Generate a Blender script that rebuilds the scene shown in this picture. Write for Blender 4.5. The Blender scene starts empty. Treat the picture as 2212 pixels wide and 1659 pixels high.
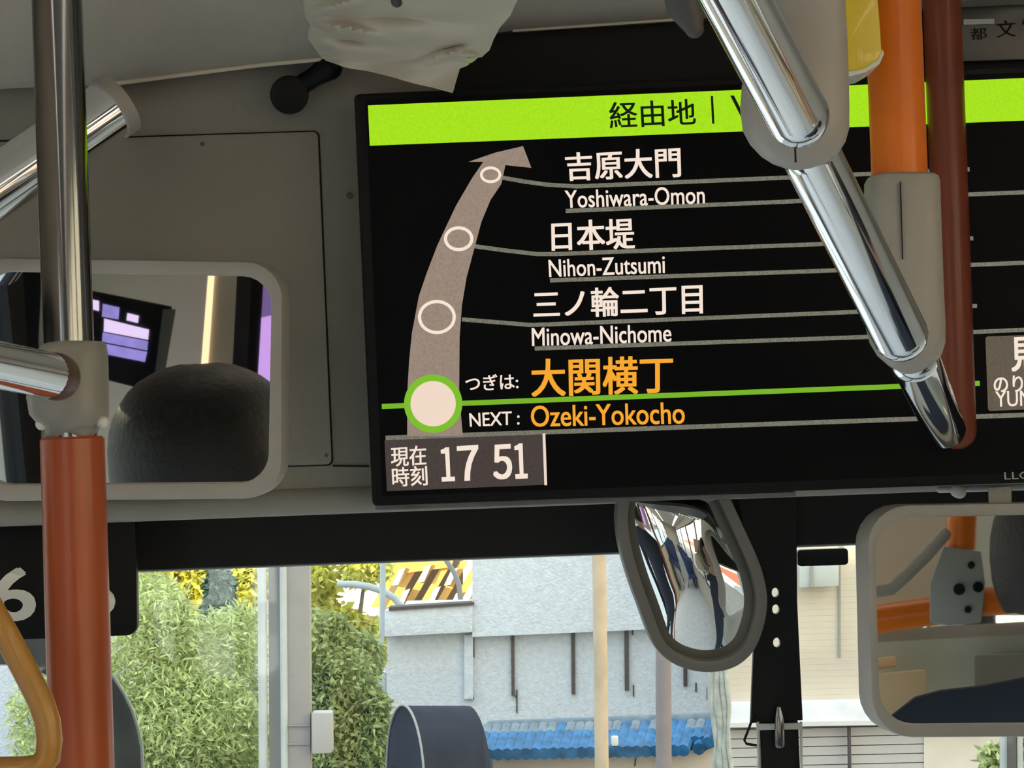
import bpy, bmesh, math, random
from mathutils import Vector, Matrix
random.seed(7)
S = bpy.context.scene
COL = S.collection
PI = math.pi

# ------------------------------------------------------------------ camera
F = 5200.0
W, H = 2212.0, 1659.0
CAM = Vector((0, 0, 1.9))
RCAM = Matrix.Rotation(math.radians(91.5), 3, 'X') @ Matrix.Rotation(math.radians(-2.15), 3, 'Z')
cd = bpy.data.cameras.new('camera'); cd.sensor_width = 36; cd.lens = F / W * 36
cd.clip_start = 0.05; cd.clip_end = 500
cam = bpy.data.objects.new('camera', cd); COL.objects.link(cam)
cam.matrix_world = Matrix.Translation(CAM) @ RCAM.to_4x4()
S.camera = cam

# ------------------------------------------------------------------ world, sun, exposure
def lin(c):
    c /= 255.0
    return c / 12.92 if c <= 0.04045 else ((c + 0.055) / 1.055) ** 2.4
def C(r, g, b): return (lin(r), lin(g), lin(b), 1)

wd = bpy.data.worlds.new('world'); S.world = wd; wd.use_nodes = True
nt = wd.node_tree; bg = nt.nodes['Background']
tc = nt.nodes.new('ShaderNodeTexCoord'); sx = nt.nodes.new('ShaderNodeSeparateXYZ'); cr = nt.nodes.new('ShaderNodeValToRGB')
nt.links.new(tc.outputs['Generated'], sx.inputs[0]); nt.links.new(sx.outputs['Z'], cr.inputs[0]); nt.links.new(cr.outputs[0], bg.inputs[0])
cr.color_ramp.elements[0].position = 0.0; cr.color_ramp.elements[0].color = (1.0, 0.97, 0.93, 1)
cr.color_ramp.elements[1].position = 0.6; cr.color_ramp.elements[1].color = (0.74, 0.86, 1.0, 1)
bg.inputs[1].default_value = 2.85
sl = bpy.data.lights.new('sun', 'SUN'); sl.energy = 16.0; sl.color = (1.0, 0.76, 0.40); sl.angle = 0.01
so = bpy.data.objects.new('sun', sl); COL.objects.link(so)
so.rotation_euler = Vector((0.80, 0.52, -0.22)).to_track_quat('-Z', 'Y').to_euler()
S.view_settings.view_transform = 'Standard'; S.view_settings.look = 'None'
S.view_settings.exposure = 0.0; S.view_settings.gamma = 1; S.view_settings.use_curve_mapping = False
S.cycles.max_bounces = 10

# ------------------------------------------------------------------ helpers
def ray(px, py):
    return RCAM @ Vector(((px - W/2) / F, -(py - H/2) / F, -1.0))
def at(px, py, Y):
    d = ray(px, py); return CAM + d * (Y / d.y)
def zat(py, Y, px=1106): return at(px, py, Y).z
def xat(px, Y, py=830): return at(px, py, Y).x
class Plane:
    def __init__(s, p, n): s.p = Vector(p); s.n = Vector(n).normalized()
    def hit(s, px, py, lift=0.0):
        d = ray(px, py); t = (s.p - CAM).dot(s.n) / d.dot(s.n)
        q = CAM + d * t
        return q + s.n * lift          # n points to the camera
    def mirror(s, q): return q - s.n * (2 * (q - s.p).dot(s.n))

MATS = {}
def mat(name, col, rough=0.6, metal=0.0, emis=0, noise=0.0, nscale=40, bump=0.0, bscale=200, spec=0.5, coat=0, island=0.0, trans=0):
    m = bpy.data.materials.new(name); m.use_nodes = True; nt = m.node_tree
    b = nt.nodes['Principled BSDF']
    if len(col) == 3: col = (*col, 1)
    b.inputs['Base Color'].default_value = col; b.inputs['Roughness'].default_value = rough
    b.inputs['Metallic'].default_value = metal; b.inputs['Specular IOR Level'].default_value = spec
    b.inputs['Coat Weight'].default_value = coat
    if emis:
        b.inputs['Emission Color'].default_value = col; b.inputs['Emission Strength'].default_value = emis
    if emis or noise or island or bump:
        tcn = nt.nodes.new('ShaderNodeTexCoord')
    src = None
    if noise:
        n = nt.nodes.new('ShaderNodeTexNoise'); n.inputs['Scale'].default_value = nscale; n.inputs['Detail'].default_value = 6
        nt.links.new(tcn.outputs['Object'], n.inputs['Vector'])
        mr = nt.nodes.new('ShaderNodeMapRange'); mr.inputs[1].default_value = .3; mr.inputs[2].default_value = .7
        mr.inputs[3].default_value = 1 - noise; mr.inputs[4].default_value = 1 + noise
        nt.links.new(n.outputs[0], mr.inputs[0]); src = mr.outputs[0]
    if island:
        g = nt.nodes.new('ShaderNodeNewGeometry')
        mr = nt.nodes.new('ShaderNodeMapRange'); mr.inputs[3].default_value = 1 - island; mr.inputs[4].default_value = 1 + island
        nt.links.new(g.outputs['Random Per Island'], mr.inputs[0]); src = mr.outputs[0]
    if src is not None:
        v = nt.nodes.new('ShaderNodeVectorMath'); v.operation = 'SCALE'; v.inputs[0].default_value = col[:3]
        nt.links.new(src, v.inputs['Scale']); nt.links.new(v.outputs[0], b.inputs['Base Color'])
        if emis: nt.links.new(v.outputs[0], b.inputs['Emission Color'])
    if bump:
        n = nt.nodes.new('ShaderNodeTexNoise'); n.inputs['Scale'].default_value = bscale; n.inputs['Detail'].default_value = 4
        nt.links.new(tcn.outputs['Object'], n.inputs['Vector'])
        bp = nt.nodes.new('ShaderNodeBump'); bp.inputs['Strength'].default_value = bump; bp.inputs['Distance'].default_value = 0.002 if bscale > 60 else 0.02
        nt.links.new(n.outputs[0], bp.inputs['Height']); nt.links.new(bp.outputs[0], b.inputs['Normal'])
    if trans:
        t = nt.nodes.new('ShaderNodeBsdfTranslucent'); mx = nt.nodes.new('ShaderNodeMixShader'); mx.inputs[0].default_value = trans
        if src is not None: nt.links.new(v.outputs[0], t.inputs[0])
        else: t.inputs[0].default_value = col
        out = nt.nodes['Material Output']
        nt.links.new(b.outputs[0], mx.inputs[1]); nt.links.new(t.outputs[0], mx.inputs[2]); nt.links.new(mx.outputs[0], out.inputs[0])
    MATS[name] = m
    return m
def emit(name, col, st=1.0, noise=0.0, nscale=300):
    m = mat(name, (0, 0, 0, 1), rough=0.35, spec=0.1)
    nt = m.node_tree; b = nt.nodes['Principled BSDF']
    b.inputs['Emission Color'].default_value = col; b.inputs['Emission Strength'].default_value = st
    if noise:
        tcn = nt.nodes.new('ShaderNodeTexCoord'); n = nt.nodes.new('ShaderNodeTexNoise'); n.inputs['Scale'].default_value = nscale; n.inputs['Detail'].default_value = 3
        nt.links.new(tcn.outputs['Object'], n.inputs['Vector'])
        mr = nt.nodes.new('ShaderNodeMapRange'); mr.inputs[1].default_value = .35; mr.inputs[2].default_value = .65
        mr.inputs[3].default_value = st * (1 - noise); mr.inputs[4].default_value = st * (1 + noise)
        nt.links.new(n.outputs[0], mr.inputs[0]); nt.links.new(mr.outputs[0], b.inputs['Emission Strength'])
    return m
def glass_mat(name, tint=(0.93, 0.97, 0.96), fac=0.06):
    m = bpy.data.materials.new(name); m.use_nodes = True; nt = m.node_tree
    nt.nodes.remove(nt.nodes['Principled BSDF'])
    t = nt.nodes.new('ShaderNodeBsdfTransparent'); t.inputs[0].default_value = (*tint, 1)
    g = nt.nodes.new('ShaderNodeBsdfGlossy'); g.inputs['Roughness'].default_value = 0.02
    mx = nt.nodes.new('ShaderNodeMixShader'); mx.inputs[0].default_value = fac
    nt.links.new(t.outputs[0], mx.inputs[1]); nt.links.new(g.outputs[0], mx.inputs[2])
    nt.links.new(mx.outputs[0], nt.nodes['Material Output'].inputs[0])
    return m

def link_mesh(name, me, m, parent=None, smooth=False, loc=None):
    o = bpy.data.objects.new(name, me); COL.objects.link(o)
    if m is not None and not me.materials: me.materials.append(m)
    if smooth:
        for p in me.polygons: p.use_smooth = True
        try:
            me.set_sharp_from_angle(angle=math.radians(38))
        except Exception: pass
    if parent is not None:
        o.parent = parent; o.matrix_parent_inverse = Matrix.Translation(-parent.location)
    return o
def obj(name, bm, m, parent=None, smooth=False, bevel=0.0, origin=None):
    if bevel:
        bmesh.ops.remove_doubles(bm, verts=bm.verts, dist=1e-6)
        sharp = [e for e in bm.edges if len(e.link_faces) == 2 and e.calc_face_angle(0) > math.radians(40)]
        bmesh.ops.bevel(bm, geom=sharp, offset=bevel, segments=2, affect='EDGES', profile=.6)
    bmesh.ops.recalc_face_normals(bm, faces=bm.faces)
    me = bpy.data.meshes.new(name); bm.to_mesh(me); bm.free()
    return link_mesh(name, me, m, parent, smooth or bevel > 0)
def tag(o, label=None, cat=None, group=None, kind=None):
    if label: o['label'] = label
    if cat: o['category'] = cat
    if group: o['group'] = group
    if kind: o['kind'] = kind
    return o
def thing(name, label, cat, loc, group=None):
    o = bpy.data.objects.new(name, None); COL.objects.link(o); o.location = loc; o.empty_display_size = .05
    return tag(o, label, cat, group)
def struct(name, o):
    o.name = name; o['kind'] = 'structure'; return o
def box(bm, x0, x1, y0, y1, z0, z1):
    vs = [bm.verts.new((x, y, z)) for x in (x0, x1) for y in (y0, y1) for z in (z0, z1)]
    for f in ((0,1,3,2),(4,6,7,5),(0,4,5,1),(2,3,7,6),(0,2,6,4),(1,5,7,3)): bm.faces.new([vs[i] for i in f])
def hexa(bm, P):          # 8 points: front quad 4, back quad 4
    vs = [bm.verts.new(p) for p in P]
    for f in ((0,1,2,3),(7,6,5,4),(0,4,5,1),(1,5,6,2),(2,6,7,3),(3,7,4,0)): bm.faces.new([vs[i] for i in f])
def prism(bm, front, off):   # front polygon points, offset vector
    a = [bm.verts.new(p) for p in front]; b = [bm.verts.new(Vector(p) + off) for p in front]
    n = len(a); bm.faces.new(a); bm.faces.new(b[::-1])
    for i in range(n): bm.faces.new((a[i], b[i], b[(i+1) % n], a[(i+1) % n]))
def ringprism(bm, outer, inner, off):
    n = len(outer)
    A = [bm.verts.new(p) for p in outer]; B = [bm.verts.new(p) for p in inner]
    A2 = [bm.verts.new(Vector(p)+off) for p in outer]; B2 = [bm.verts.new(Vector(p)+off) for p in inner]
    for i in range(n):
        j = (i+1) % n
        bm.faces.new((A[i], A[j], B[j], B[i])); bm.faces.new((A2[j], A2[i], B2[i], B2[j]))
        bm.faces.new((A[j], A[i], A2[i], A2[j])); bm.faces.new((B[i], B[j], B2[j], B2[i]))
def up(a, b, z=2.49):      # carry the line b > a on to the roof
    return a + (a-b)*((z-a.z)/(a.z-b.z))
def frame_of(d):
    d = d.normalized(); u = d.cross(Vector((0.1, 0.2, 1))).normalized(); v = d.cross(u).normalized(); return u, v
def sweep(bm, pts, rad, seg=24, flat=None, dome=True, closed=False):
    pts = [Vector(p) for p in pts]; n = len(pts)
    if not hasattr(rad, '__len__'): rad = [rad]*n
    if dome and not closed:
        d0 = (pts[0]-pts[1]).normalized(); d1 = (pts[-1]-pts[-2]).normalized()
        a, b = [], []
        for k in range(1, 6):
            t = k/6*PI/2; a.append((pts[0]+d0*rad[0]*math.sin(t), rad[0]*math.cos(t))); b.append((pts[-1]+d1*rad[-1]*math.sin(t), rad[-1]*math.cos(t)))
        pts = [p for p, _ in a[::-1]] + pts + [p for p, _ in b]; rad = [r for _, r in a[::-1]] + list(rad) + [r for _, r in b]; n = len(pts)
    u = None; rings = []
    for i in range(n):
        if closed: d = pts[(i+1) % n]-pts[i-1]
        else: d = pts[min(i+1, n-1)]-pts[max(i-1, 0)]
        d.normalize()
        if u is None: u, v = frame_of(d)
        else:
            u = (u - d*u.dot(d)).normalized(); v = d.cross(u)
        rr = []
        for k in range(seg):
            a = 2*PI*k/seg; rr.append(bm.verts.new(pts[i] + u*math.cos(a)*rad[i] + v*math.sin(a)*rad[i]))
        rings.append(rr)
    m = n if closed else n-1
    for i in range(m):
        A, B = rings[i], rings[(i+1) % n]
        for k in range(seg): bm.faces.new((A[k], A[(k+1) % seg], B[(k+1) % seg], B[k]))
    if not closed: bm.faces.new(rings[0][::-1]); bm.faces.new(rings[-1])
def tube(name, pts, rad, m, parent=None, seg=28, dome=True, closed=False):
    bm = bmesh.new(); sweep(bm, pts, rad, seg, dome=dome, closed=closed); return obj(name, bm, m, parent, smooth=True)
def arc_pts(cx, cy, rx, ry, a0, a1, n): return [(cx+rx*math.cos(math.radians(a0+(a1-a0)*i/(n-1))), cy+ry*math.sin(math.radians(a0+(a1-a0)*i/(n-1)))) for i in range(n)]
def rrect(c, r, n=7):
    """rounded quadrilateral through four pixel corners TL TR BR BL"""
    c = [Vector((*p, 0)) for p in c]; out = []
    for i in range(4):
        p = c[i]; a = (c[i-1]-p).normalized(); b = (c[(i+1) % 4]-p).normalized()
        P0 = p + a*r; P1 = p + b*r; O = p + a*r + b*r
        for k in range(n):
            t = k/(n-1)*PI/2
            q = O + (P0-O)*math.cos(t) + (P1-O)*math.sin(t); out.append((q.x, q.y))
    return out
def loft(name, sections, Y, semi, m, parent=None, seg=32, power=2.6, yof=None):
    """upright moulded body: sections are (pixel row, left px, right px) at depth Y"""
    bm = bmesh.new(); rings = []
    for (py, xl, xr) in sections:
        a = at(xl, py, Y); b = at(xr, py, Y); c = (a+b)/2; hw = (b-a).length/2
        sd = min(semi, hw*1.0) if hw < semi else semi
        r = []
        for k in range(seg):
            t = 2*PI*k/seg; ct, st = math.cos(t), math.sin(t)
            sxx = math.copysign(abs(ct)**(2/power), ct); syy = math.copysign(abs(st)**(2/power), st)
            r.append(bm.verts.new(c + (b-a).normalized()*hw*sxx + Vector((0, sd*syy, 0))))
        rings.append(r)
    for A, B in zip(rings, rings[1:]):
        for k in range(seg): bm.faces.new((A[k], A[(k+1) % seg], B[(k+1) % seg], B[k]))
    bm.faces.new(rings[0]); bm.faces.new(rings[-1][::-1])
    return obj(name, bm, m, parent, smooth=True)

# ------------------------------------------------------------------ materials
M_panel = mat('moulded_panel', (0.26, 0.243, 0.205), rough=0.55, noise=0.05, nscale=6, bump=0.25, bscale=900)
M_trimp = mat('cove_plastic', (0.42, 0.39, 0.33), rough=0.5, noise=0.07, nscale=9, bump=0.25, bscale=900)
M_paper = mat('crinkled_vinyl', (0.60, 0.545, 0.44), rough=0.42, noise=0.05, nscale=12)
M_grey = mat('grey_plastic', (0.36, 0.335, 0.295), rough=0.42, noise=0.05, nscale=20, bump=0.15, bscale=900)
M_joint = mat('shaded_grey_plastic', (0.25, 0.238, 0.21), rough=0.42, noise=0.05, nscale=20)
M_greyd = mat('dark_grey_plastic', (0.075, 0.073, 0.07), rough=0.5, noise=0.06, nscale=20)
M_gap = mat('dark_gap', (0.008, 0.008, 0.008), rough=0.9)
M_black = mat('black_plastic', (0.004, 0.004, 0.005), rough=0.45, spec=0.2, noise=0.1, nscale=15)
M_blackm = mat('black_header', (0.006, 0.0055, 0.0055), rough=0.65, spec=0.3, noise=0.15, nscale=8)
M_chrome = mat('chrome', (0.96, 0.96, 0.97), rough=0.07, metal=1, noise=0.03, nscale=30)
M_chromed = mat('darkened_chrome', (0.19, 0.187, 0.19), rough=0.12, metal=1, noise=0.06, nscale=25)  # chrome with the dark cabin reflections put into its base colour
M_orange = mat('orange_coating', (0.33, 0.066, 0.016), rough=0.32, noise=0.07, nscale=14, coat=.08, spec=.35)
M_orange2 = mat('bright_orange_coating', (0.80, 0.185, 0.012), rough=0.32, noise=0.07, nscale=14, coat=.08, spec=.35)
M_brown = mat('dark_orange_coating', (0.20, 0.040, 0.015), rough=0.35, noise=0.07, nscale=14, coat=.08, spec=.35)
M_strap = mat('amber_plastic', (0.36, 0.165, 0.018), rough=0.4, noise=0.08, nscale=25, coat=.2)
M_yellow = mat('yellow_plastic', (0.80, 0.57, 0.025), rough=0.3, noise=0.08, nscale=20, coat=.4)
M_clear = mat('clear_rim', (0.75, 0.78, 0.70), rough=0.2)
M_screen = mat('screen_black', (0.0025, 0.0025, 0.0035), rough=0.35, spec=0.08)
M_white = mat('white_paint', (0.62, 0.61, 0.57), rough=0.5)
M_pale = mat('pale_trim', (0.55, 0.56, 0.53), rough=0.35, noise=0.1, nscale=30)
M_wall = mat('side_panel', (0.50, 0.48, 0.42), rough=0.5, noise=0.04, nscale=5)
M_mirror = mat('mirror_glass', (0.86, 0.87, 0.85), rough=0.015, metal=1)
M_glass = glass_mat('window_glass')
M_floor = mat('bus_floor', (0.62, 0.63, 0.63), rough=0.45, noise=0.1, nscale=10)
M_ceil = mat('bus_ceiling', (0.6, 0.58, 0.53), rough=0.6)
M_hair = mat('black_hair', (0.008, 0.007, 0.007), rough=0.55, noise=0.3, nscale=60, bump=0.6, bscale=150)
M_skin = mat('skin', (0.45, 0.27, 0.19), rough=0.5)
M_navy = mat('navy_cloth', (0.012, 0.018, 0.035), rough=0.8, noise=0.2, nscale=40)
M_seat = mat('blue_moquette', (0.03, 0.05, 0.13), rough=0.9, noise=0.3, nscale=80)
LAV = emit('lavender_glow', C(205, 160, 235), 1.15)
LAV2 = emit('violet_glow', C(150, 138, 215), 1.1, noise=.12, nscale=60)
LAV3 = emit('pink_glow', C(228, 205, 245), 1.25)
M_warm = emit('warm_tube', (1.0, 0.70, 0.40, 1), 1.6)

# ------------------------------------------------------------------ bus shell
XL, XR, YB, YF, ZC = -1.02, 1.32, -6.5, 2.05, 2.50
def wallbox(name, x0, x1, y0, y1, z0, z1, m):
    bm = bmesh.new(); box(bm, x0, x1, y0, y1, z0, z1); return struct(name, obj(name, bm, m))
wallbox('floor', XL, XR, YB, 2.6, -0.05, 0.0, M_floor)
wallbox('ceiling', XL, XR, YB, 2.45, ZC, ZC+.05, M_ceil)
wallbox('wall_back', XL, XR, YB-.05, YB, 0, ZC, M_wall)
# side walls: sill, header and pillars round four window openings a side
def side(name, x, ys, z0, z1):
    bm = bmesh.new(); s = -1 if x < 0 else 1; x0, x1 = sorted((x, x+s*.06))
    box(bm, x0, x1, YB, 2.5, -.05, z0); box(bm, x0, x1, YB, 2.5, z1, ZC+.05)
    prev = YB
    for (a, b) in ys: box(bm, x0, x1, prev, a, z0, z1); prev = b
    box(bm, x0, x1, prev, 2.5, z0, z1)
    struct(name, obj(name, bm, M_wall))
    for i, (a, b) in enumerate(ys):
        bm = bmesh.new(); xm = (x0+x1)/2
        for (p, q, r, t) in ((a, a+.03, z0, z1), (b-.03, b, z0, z1), (a+.03, b-.03, z0, z0+.03), (a+.03, b-.03, z1-.03, z1)): box(bm, xm-.02, xm+.02, p, q, r, t)
        n = i+1+(10 if x > 0 else 0)
        w = struct('window_%d' % n, obj('window', bm, M_black))
        bm = bmesh.new(); box(bm, xm-.003, xm+.003, a+.03, b-.03, z0+.03, z1-.03); obj('pane', bm, M_glass, w)
side('wall_left', XL, [(-6.0, -4.5), (-4.4, -2.9), (-2.8, -1.3), (-1.2, -0.3)], 0.95, 2.2)
# full height glazed folding door on the kerb side: its opening is cut out of the wall
ob = bpy.data.objects['wall_left']; bm = bmesh.new(); bm.from_mesh(ob.data)
bmesh.ops.delete(bm, geom=[f for f in bm.faces if all(v.co.y > -.31 for v in f.verts) or (max(v.co.y for v in f.verts) > 2.4)], context='FACES')
x0, x1 = XL-.06, XL
box(bm, x0, x1, YB, -.3, -.05, .95); box(bm, x0, x1, YB, -.3, 2.2, ZC+.05); box(bm, x0, x1, -.3, -.15, -.05, ZC+.05)
box(bm, x0, x1, 2.05, 2.5, -.05, ZC+.05); box(bm, x0, x1, -.15, 2.05, 2.05, ZC+.05)
bm.to_mesh(ob.data); bm.free()
bm = bmesh.new()
for (a, b) in ((-.15, .95), (.95, 2.05)):
    for (p, q, r, t) in ((a, a+.03, 0, 2.05), (b-.03, b, 0, 2.05), (a, b, 0, .08), (a, b, 1.98, 2.05)): box(bm, XL-.04, XL-.01, p, q, r, t)
dr = struct('door_1', obj('door_1', bm, M_black))
for (a, b) in ((-.12, .92), (.98, 2.02)):
    bm = bmesh.new(); box(bm, XL-.028, XL-.022, a, b, .08, 1.98); obj('pane', bm, M_glass, dr)
side('wall_right', XR, [(-6.0, -4.5), (-4.4, -2.9), (-2.8, -1.3), (-1.2, 0.15), (.25, 1.0)], 0.95, 2.3)

# front fascia with its hatch and the rolled lower lip
zl = zat(1092, 2.05, 500)
bm = bmesh.new(); box(bm, XL, XR, 2.05, 2.12, zl, ZC); fascia = struct('wall_front', obj('wall_front', bm, M_panel))
lipr = .013
bm = bmesh.new(); sweep(bm, [(XL, 2.055+lipr*.2, zl+.002), (XR, 2.055+lipr*.2, zl+.002)], lipr, 20, dome=False)
obj('rolled_lip', bm, M_panel, fascia, smooth=True)
FP = Plane((0, 2.05, 1.9), (0, -1, 0))
def on_fascia(name, c, r, m, thick=.004, lift=0.0, parent=None, bevel=0.0):
    bm = bmesh.new(); pts = [FP.hit(x, y, lift+thick) for x, y in (rrect(c, r) if r else c)]
    prism(bm, pts, Vector((0, thick, 0))); return obj(name, bm, m, parent, bevel=bevel)
hatch = thing('hatch_cover', 'grey moulded hatch cover with a dark seam in the front panel left of the screen', 'hatch', FP.hit(500, 640))
on_fascia('seam', [(-60, 305), (690, 282), (720.5, 1006), (-40, 1027)], 14, M_gap, thick=.0012, parent=hatch)
on_fascia('door_panel', [(-60, 309), (687, 285), (717, 1003), (-40, 1024)], 12, M_panel, thick=.003, parent=hatch, bevel=.0007)
on_fascia('seam', [(719, 1004), (797, 1005), (797, 1009), (719, 1008)], 0, M_gap, thick=.001, parent=fascia)
for (x, y, r) in ((755, 422, 7), (706, 984, 4), (438, 312, 5)):
    bm = bmesh.new(); prism(bm, [FP.hit(*p, .0035 if x < 720 else .002) for p in arc_pts(x, y, r, r, 0, 342, 12)], Vector((0, .0015, 0)))
    obj('screw_dimple', bm, M_greyd, fascia if x > 720 else hatch)

# ceiling cove above the fascia, curving up and back to the ceiling
bm = bmesh.new(); rows = []
prof = [(0, 0), (.02, .004), (.06, .03), (.13, .10), (.28, .20), (.55, .33), (.80, .42)]
top = [(XL, 300), (240, 181), (400, 160), (560, 140), (705, 126), (900, 95), (1110, 66), (1460, 42), (2300, -5)]
for i, (px, py) in enumerate(top):
    base = at(px, py, 2.02) if i else Vector((XL, 2.02, at(0, 205, 2.02).z))
    if i == len(top)-1: base.x = XR
    rows.append([bm.verts.new(base + Vector((0, -dy, dz*(ZC-base.z)/.42))) for dy, dz in prof])
for A, B in zip(rows, rows[1:]):
    for k in range(len(prof)-1): bm.faces.new((A[k], B[k], B[k+1], A[k+1]))
bmesh.ops.subdivide_edges(bm, edges=bm.edges, cuts=2, use_grid_fill=True, smooth=0.4)
cove = obj('ceiling_cove', bm, M_trimp, smooth=True); struct('trim_1', cove)
bm = bmesh.new(); sweep(bm, [at(px, py, 2.015) for px, py in top[1:5]], .0022, 8)
obj('edge_bead', bm, M_paper, cove, smooth=True)
bm = bmesh.new(); sweep(bm, [at(px, py, 2.015) for px, py in top[6:8]], .0014, 8)
obj('edge_bead', bm, M_paper, cove, smooth=True)

# dark header recess above the screen
bm = bmesh.new()
prism(bm, [at(990, 80, 2.03), at(1110, 72, 2.03), at(1460, 48, 2.03), at(2330, 10, 2.03), at(2330, 190, 2.03), at(980, 230, 2.03)], Vector((0, .018, 0)))
hd = obj('header_recess', bm, M_blackm); tag(hd, 'long black recess panel running above the route screen', 'panel')
HP = Plane((0, 2.028, 1.9), (0, -1, 0))
bm = bmesh.new(); prism(bm, [HP.hit(x, y, .006) for x, y in rrect([(2000, 12), (2330, -2), (2330, 128), (2000, 138)], 8)], Vector((0, .006, 0)))
np_ = obj('name_plate', bm, mat('charcoal_gloss', (0.045, 0.045, 0.042), rough=0.25), hd, bevel=.001)
bm = bmesh.new(); prism(bm, [HP.hit(x, y, .0075) for x, y in [(2078, 45), (2144, 44), (2144, 55), (2078, 57)]], Vector((0, .0012, 0)))
obj('pale_strip', bm, M_pale, np_)

# ------------------------------------------------------------------ writing
def text_mesh(body, bold=0.0):
    cu = bpy.data.curves.new('lettering', 'FONT'); cu.body = body; cu.size = 1; cu.offset = bold; cu.resolution_u = 4
    o = bpy.data.objects.new('lettering', cu); COL.objects.link(o)
    dg = bpy.context.evaluated_depsgraph_get(); me = bpy.data.meshes.new_from_object(o.evaluated_get(dg))
    bpy.data.objects.remove(o); return me
def text_on(plane, body, quad, m, parent, lift=.0022, bold=0.0, name='lettering', sp=None):
    me = text_mesh(body)
    xs = [v.co.x for v in me.vertices]; ys = [v.co.y for v in me.vertices]
    x0, x1, y0, y1 = min(xs), max(xs), min(ys), max(ys)
    q = [plane.hit(*p, lift) for p in quad]
    for v in me.vertices:
        u = (v.co.x-x0)/(x1-x0); w = (y1-v.co.y)/(y1-y0)
        v.co = (q[0]*(1-u)+q[1]*u)*(1-w) + (q[3]*(1-u)+q[2]*u)*w
    if bold:
        hh = (q[3]-q[0]).length/max(1, (y1-y0)/.95); ux = (q[1]-q[0]).normalized()*hh*bold; uy = (q[3]-q[0]).normalized()*hh*bold
        V0 = [v.co.copy() for v in me.vertices]; F0 = [tuple(p.vertices) for p in me.polygons]; VV, FF = [], []
        for j, (a, b) in enumerate(((0, 0), (1, .6), (-1, .6), (1, -.6), (-1, -.6))):
            o = len(VV); VV += [v+ux*a+uy*b+plane.n*.00002*j for v in V0]; FF += [tuple(i+o for i in f) for f in F0]
        me = bpy.data.meshes.new('lettering'); me.from_pydata(VV, [], FF)
    me.materials.clear()
    return link_mesh(name, me, m, parent)
text_on(HP, '文', [(2148, 48), (2190, 45), (2191, 82), (2150, 85)], M_gap, np_, lift=.0068)
text_on(HP, '都', [(2092, 64), (2128, 62), (2129, 88), (2094, 90)], M_gap, np_, lift=.0068)
text_on(HP, '営', [(2205, 40), (2245, 38), (2246, 80), (2207, 82)], M_gap, np_, lift=.0068)

# ------------------------------------------------------------------ route screen
DP = Plane(at(795, 640, 1.99), (-0.03, -1, -0.012))
disp = thing('route_screen', 'large black bus route screen showing upcoming stops and clock 17:51', 'screen', DP.hit(1500, 640, -.03))
bm = bmesh.new()
prism(bm, [DP.hit(x, y) for x, y in rrect([(764, 203), (2400, 130), (2412, 1036), (804, 1094)], 12)], -DP.n*.045)
obj('screen_housing', bm, M_black, disp, bevel=.002)
bm = bmesh.new(); prism(bm, [DP.hit(x, y, .0006) for x, y in [(790, 216), (2370, 150), (2382, 1015), (826, 1072)]], -DP.n*.0008)
obj('screen_surface', bm, M_screen, disp)
bm = bmesh.new(); prism(bm, [DP.hit(x, y, -.012) for x, y in [(808, 1093), (1722, 1064), (1722, 1073), (808, 1103)]], -DP.n*.03)
obj('reflection_strip', bm, mat('reflection_grey', (0.13, 0.135, 0.13), rough=.4, noise=.2, nscale=40), disp)  # grey strip built in place of the reflection line under the screen
G_green = emit('screen_green', C(166, 226, 30), 1.0, noise=.05, nscale=500)
G_green2 = emit('screen_line_green', C(120, 180, 40), 1.0)
G_line = emit('screen_line_grey', C(118, 116, 102), 1.0, noise=.25, nscale=700)
G_band = emit('screen_band', C(152, 134, 120), 1.0, noise=.08, nscale=400)
G_cream = emit('screen_cream', C(240, 217, 198), 1.0)
G_text = emit('screen_white_text', C(246, 228, 212), 1.0)
G_orange = emit('screen_orange_text', C(247, 168, 48), 1.0)
G_box = emit('screen_clock_box', C(72, 63, 60), 1.0, noise=.1, nscale=500)
G_card = emit('screen_card', C(98, 88, 76), 1.0, noise=.1, nscale=500)
G_dark = emit('screen_dark_text', C(14, 26, 6), 1.0)
def dpoly(name, pts, m, lift=.0010, label=None):
    bm = bmesh.new(); prism(bm, [DP.hit(x, y, lift) for x, y in pts], -DP.n*.0003)
    o = obj(name, bm, m, disp)
    if label: o['label'] = label
    return o
def dline(pts, w, m, lift=.0011, name='screen_line'):
    bm = bmesh.new()
    up = []; dn = []
    for i, (x, y) in enumerate(pts):
        a = Vector(pts[max(i-1, 0)]); b = Vector(pts[min(i+1, len(pts)-1)]); d = (b-a).normalized(); n = Vector((-d.y, d.x))*w/2
        up.append((x-n.x, y-n.y)); dn.append((x+n.x, y+n.y))
    U = [bm.verts.new(DP.hit(*p, lift)) for p in up]; D = [bm.verts.new(DP.hit(*p, lift)) for p in dn]
    for i in range(len(pts)-1): bm.faces.new((U[i], U[i+1], D[i+1], D[i]))
    return obj(name, bm, m, disp)
dpoly('title_bar', [(795, 228), (2330, 164), (2332, 256), (799, 315)], G_green, label='lime green title bar')
for pts in ([(1085, 384), (1130, 392), (1180, 399), (1245, 403), (1720, 383), (2094, 366)],
            [(1222, 456), (1740, 434), (2330, 411)],
            [(1025, 532), (1090, 541), (1160, 549), (1200, 549), (1785, 527), (2102, 515)],
            [(1188, 606), (1810, 584), (2330, 563)],
            [(998, 690), (1145, 702), (1180, 701), (1870, 673), (2110, 661)],
            [(1155, 753), (1870, 728), (2330, 707)]):
    dline(pts, 9, G_line)
dline([(833, 946), (2330, 892)], 10, G_line)
dline([(825, 878), (2116, 828)], 11, G_green2, lift=.0012, name='green_stop_line')
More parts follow.
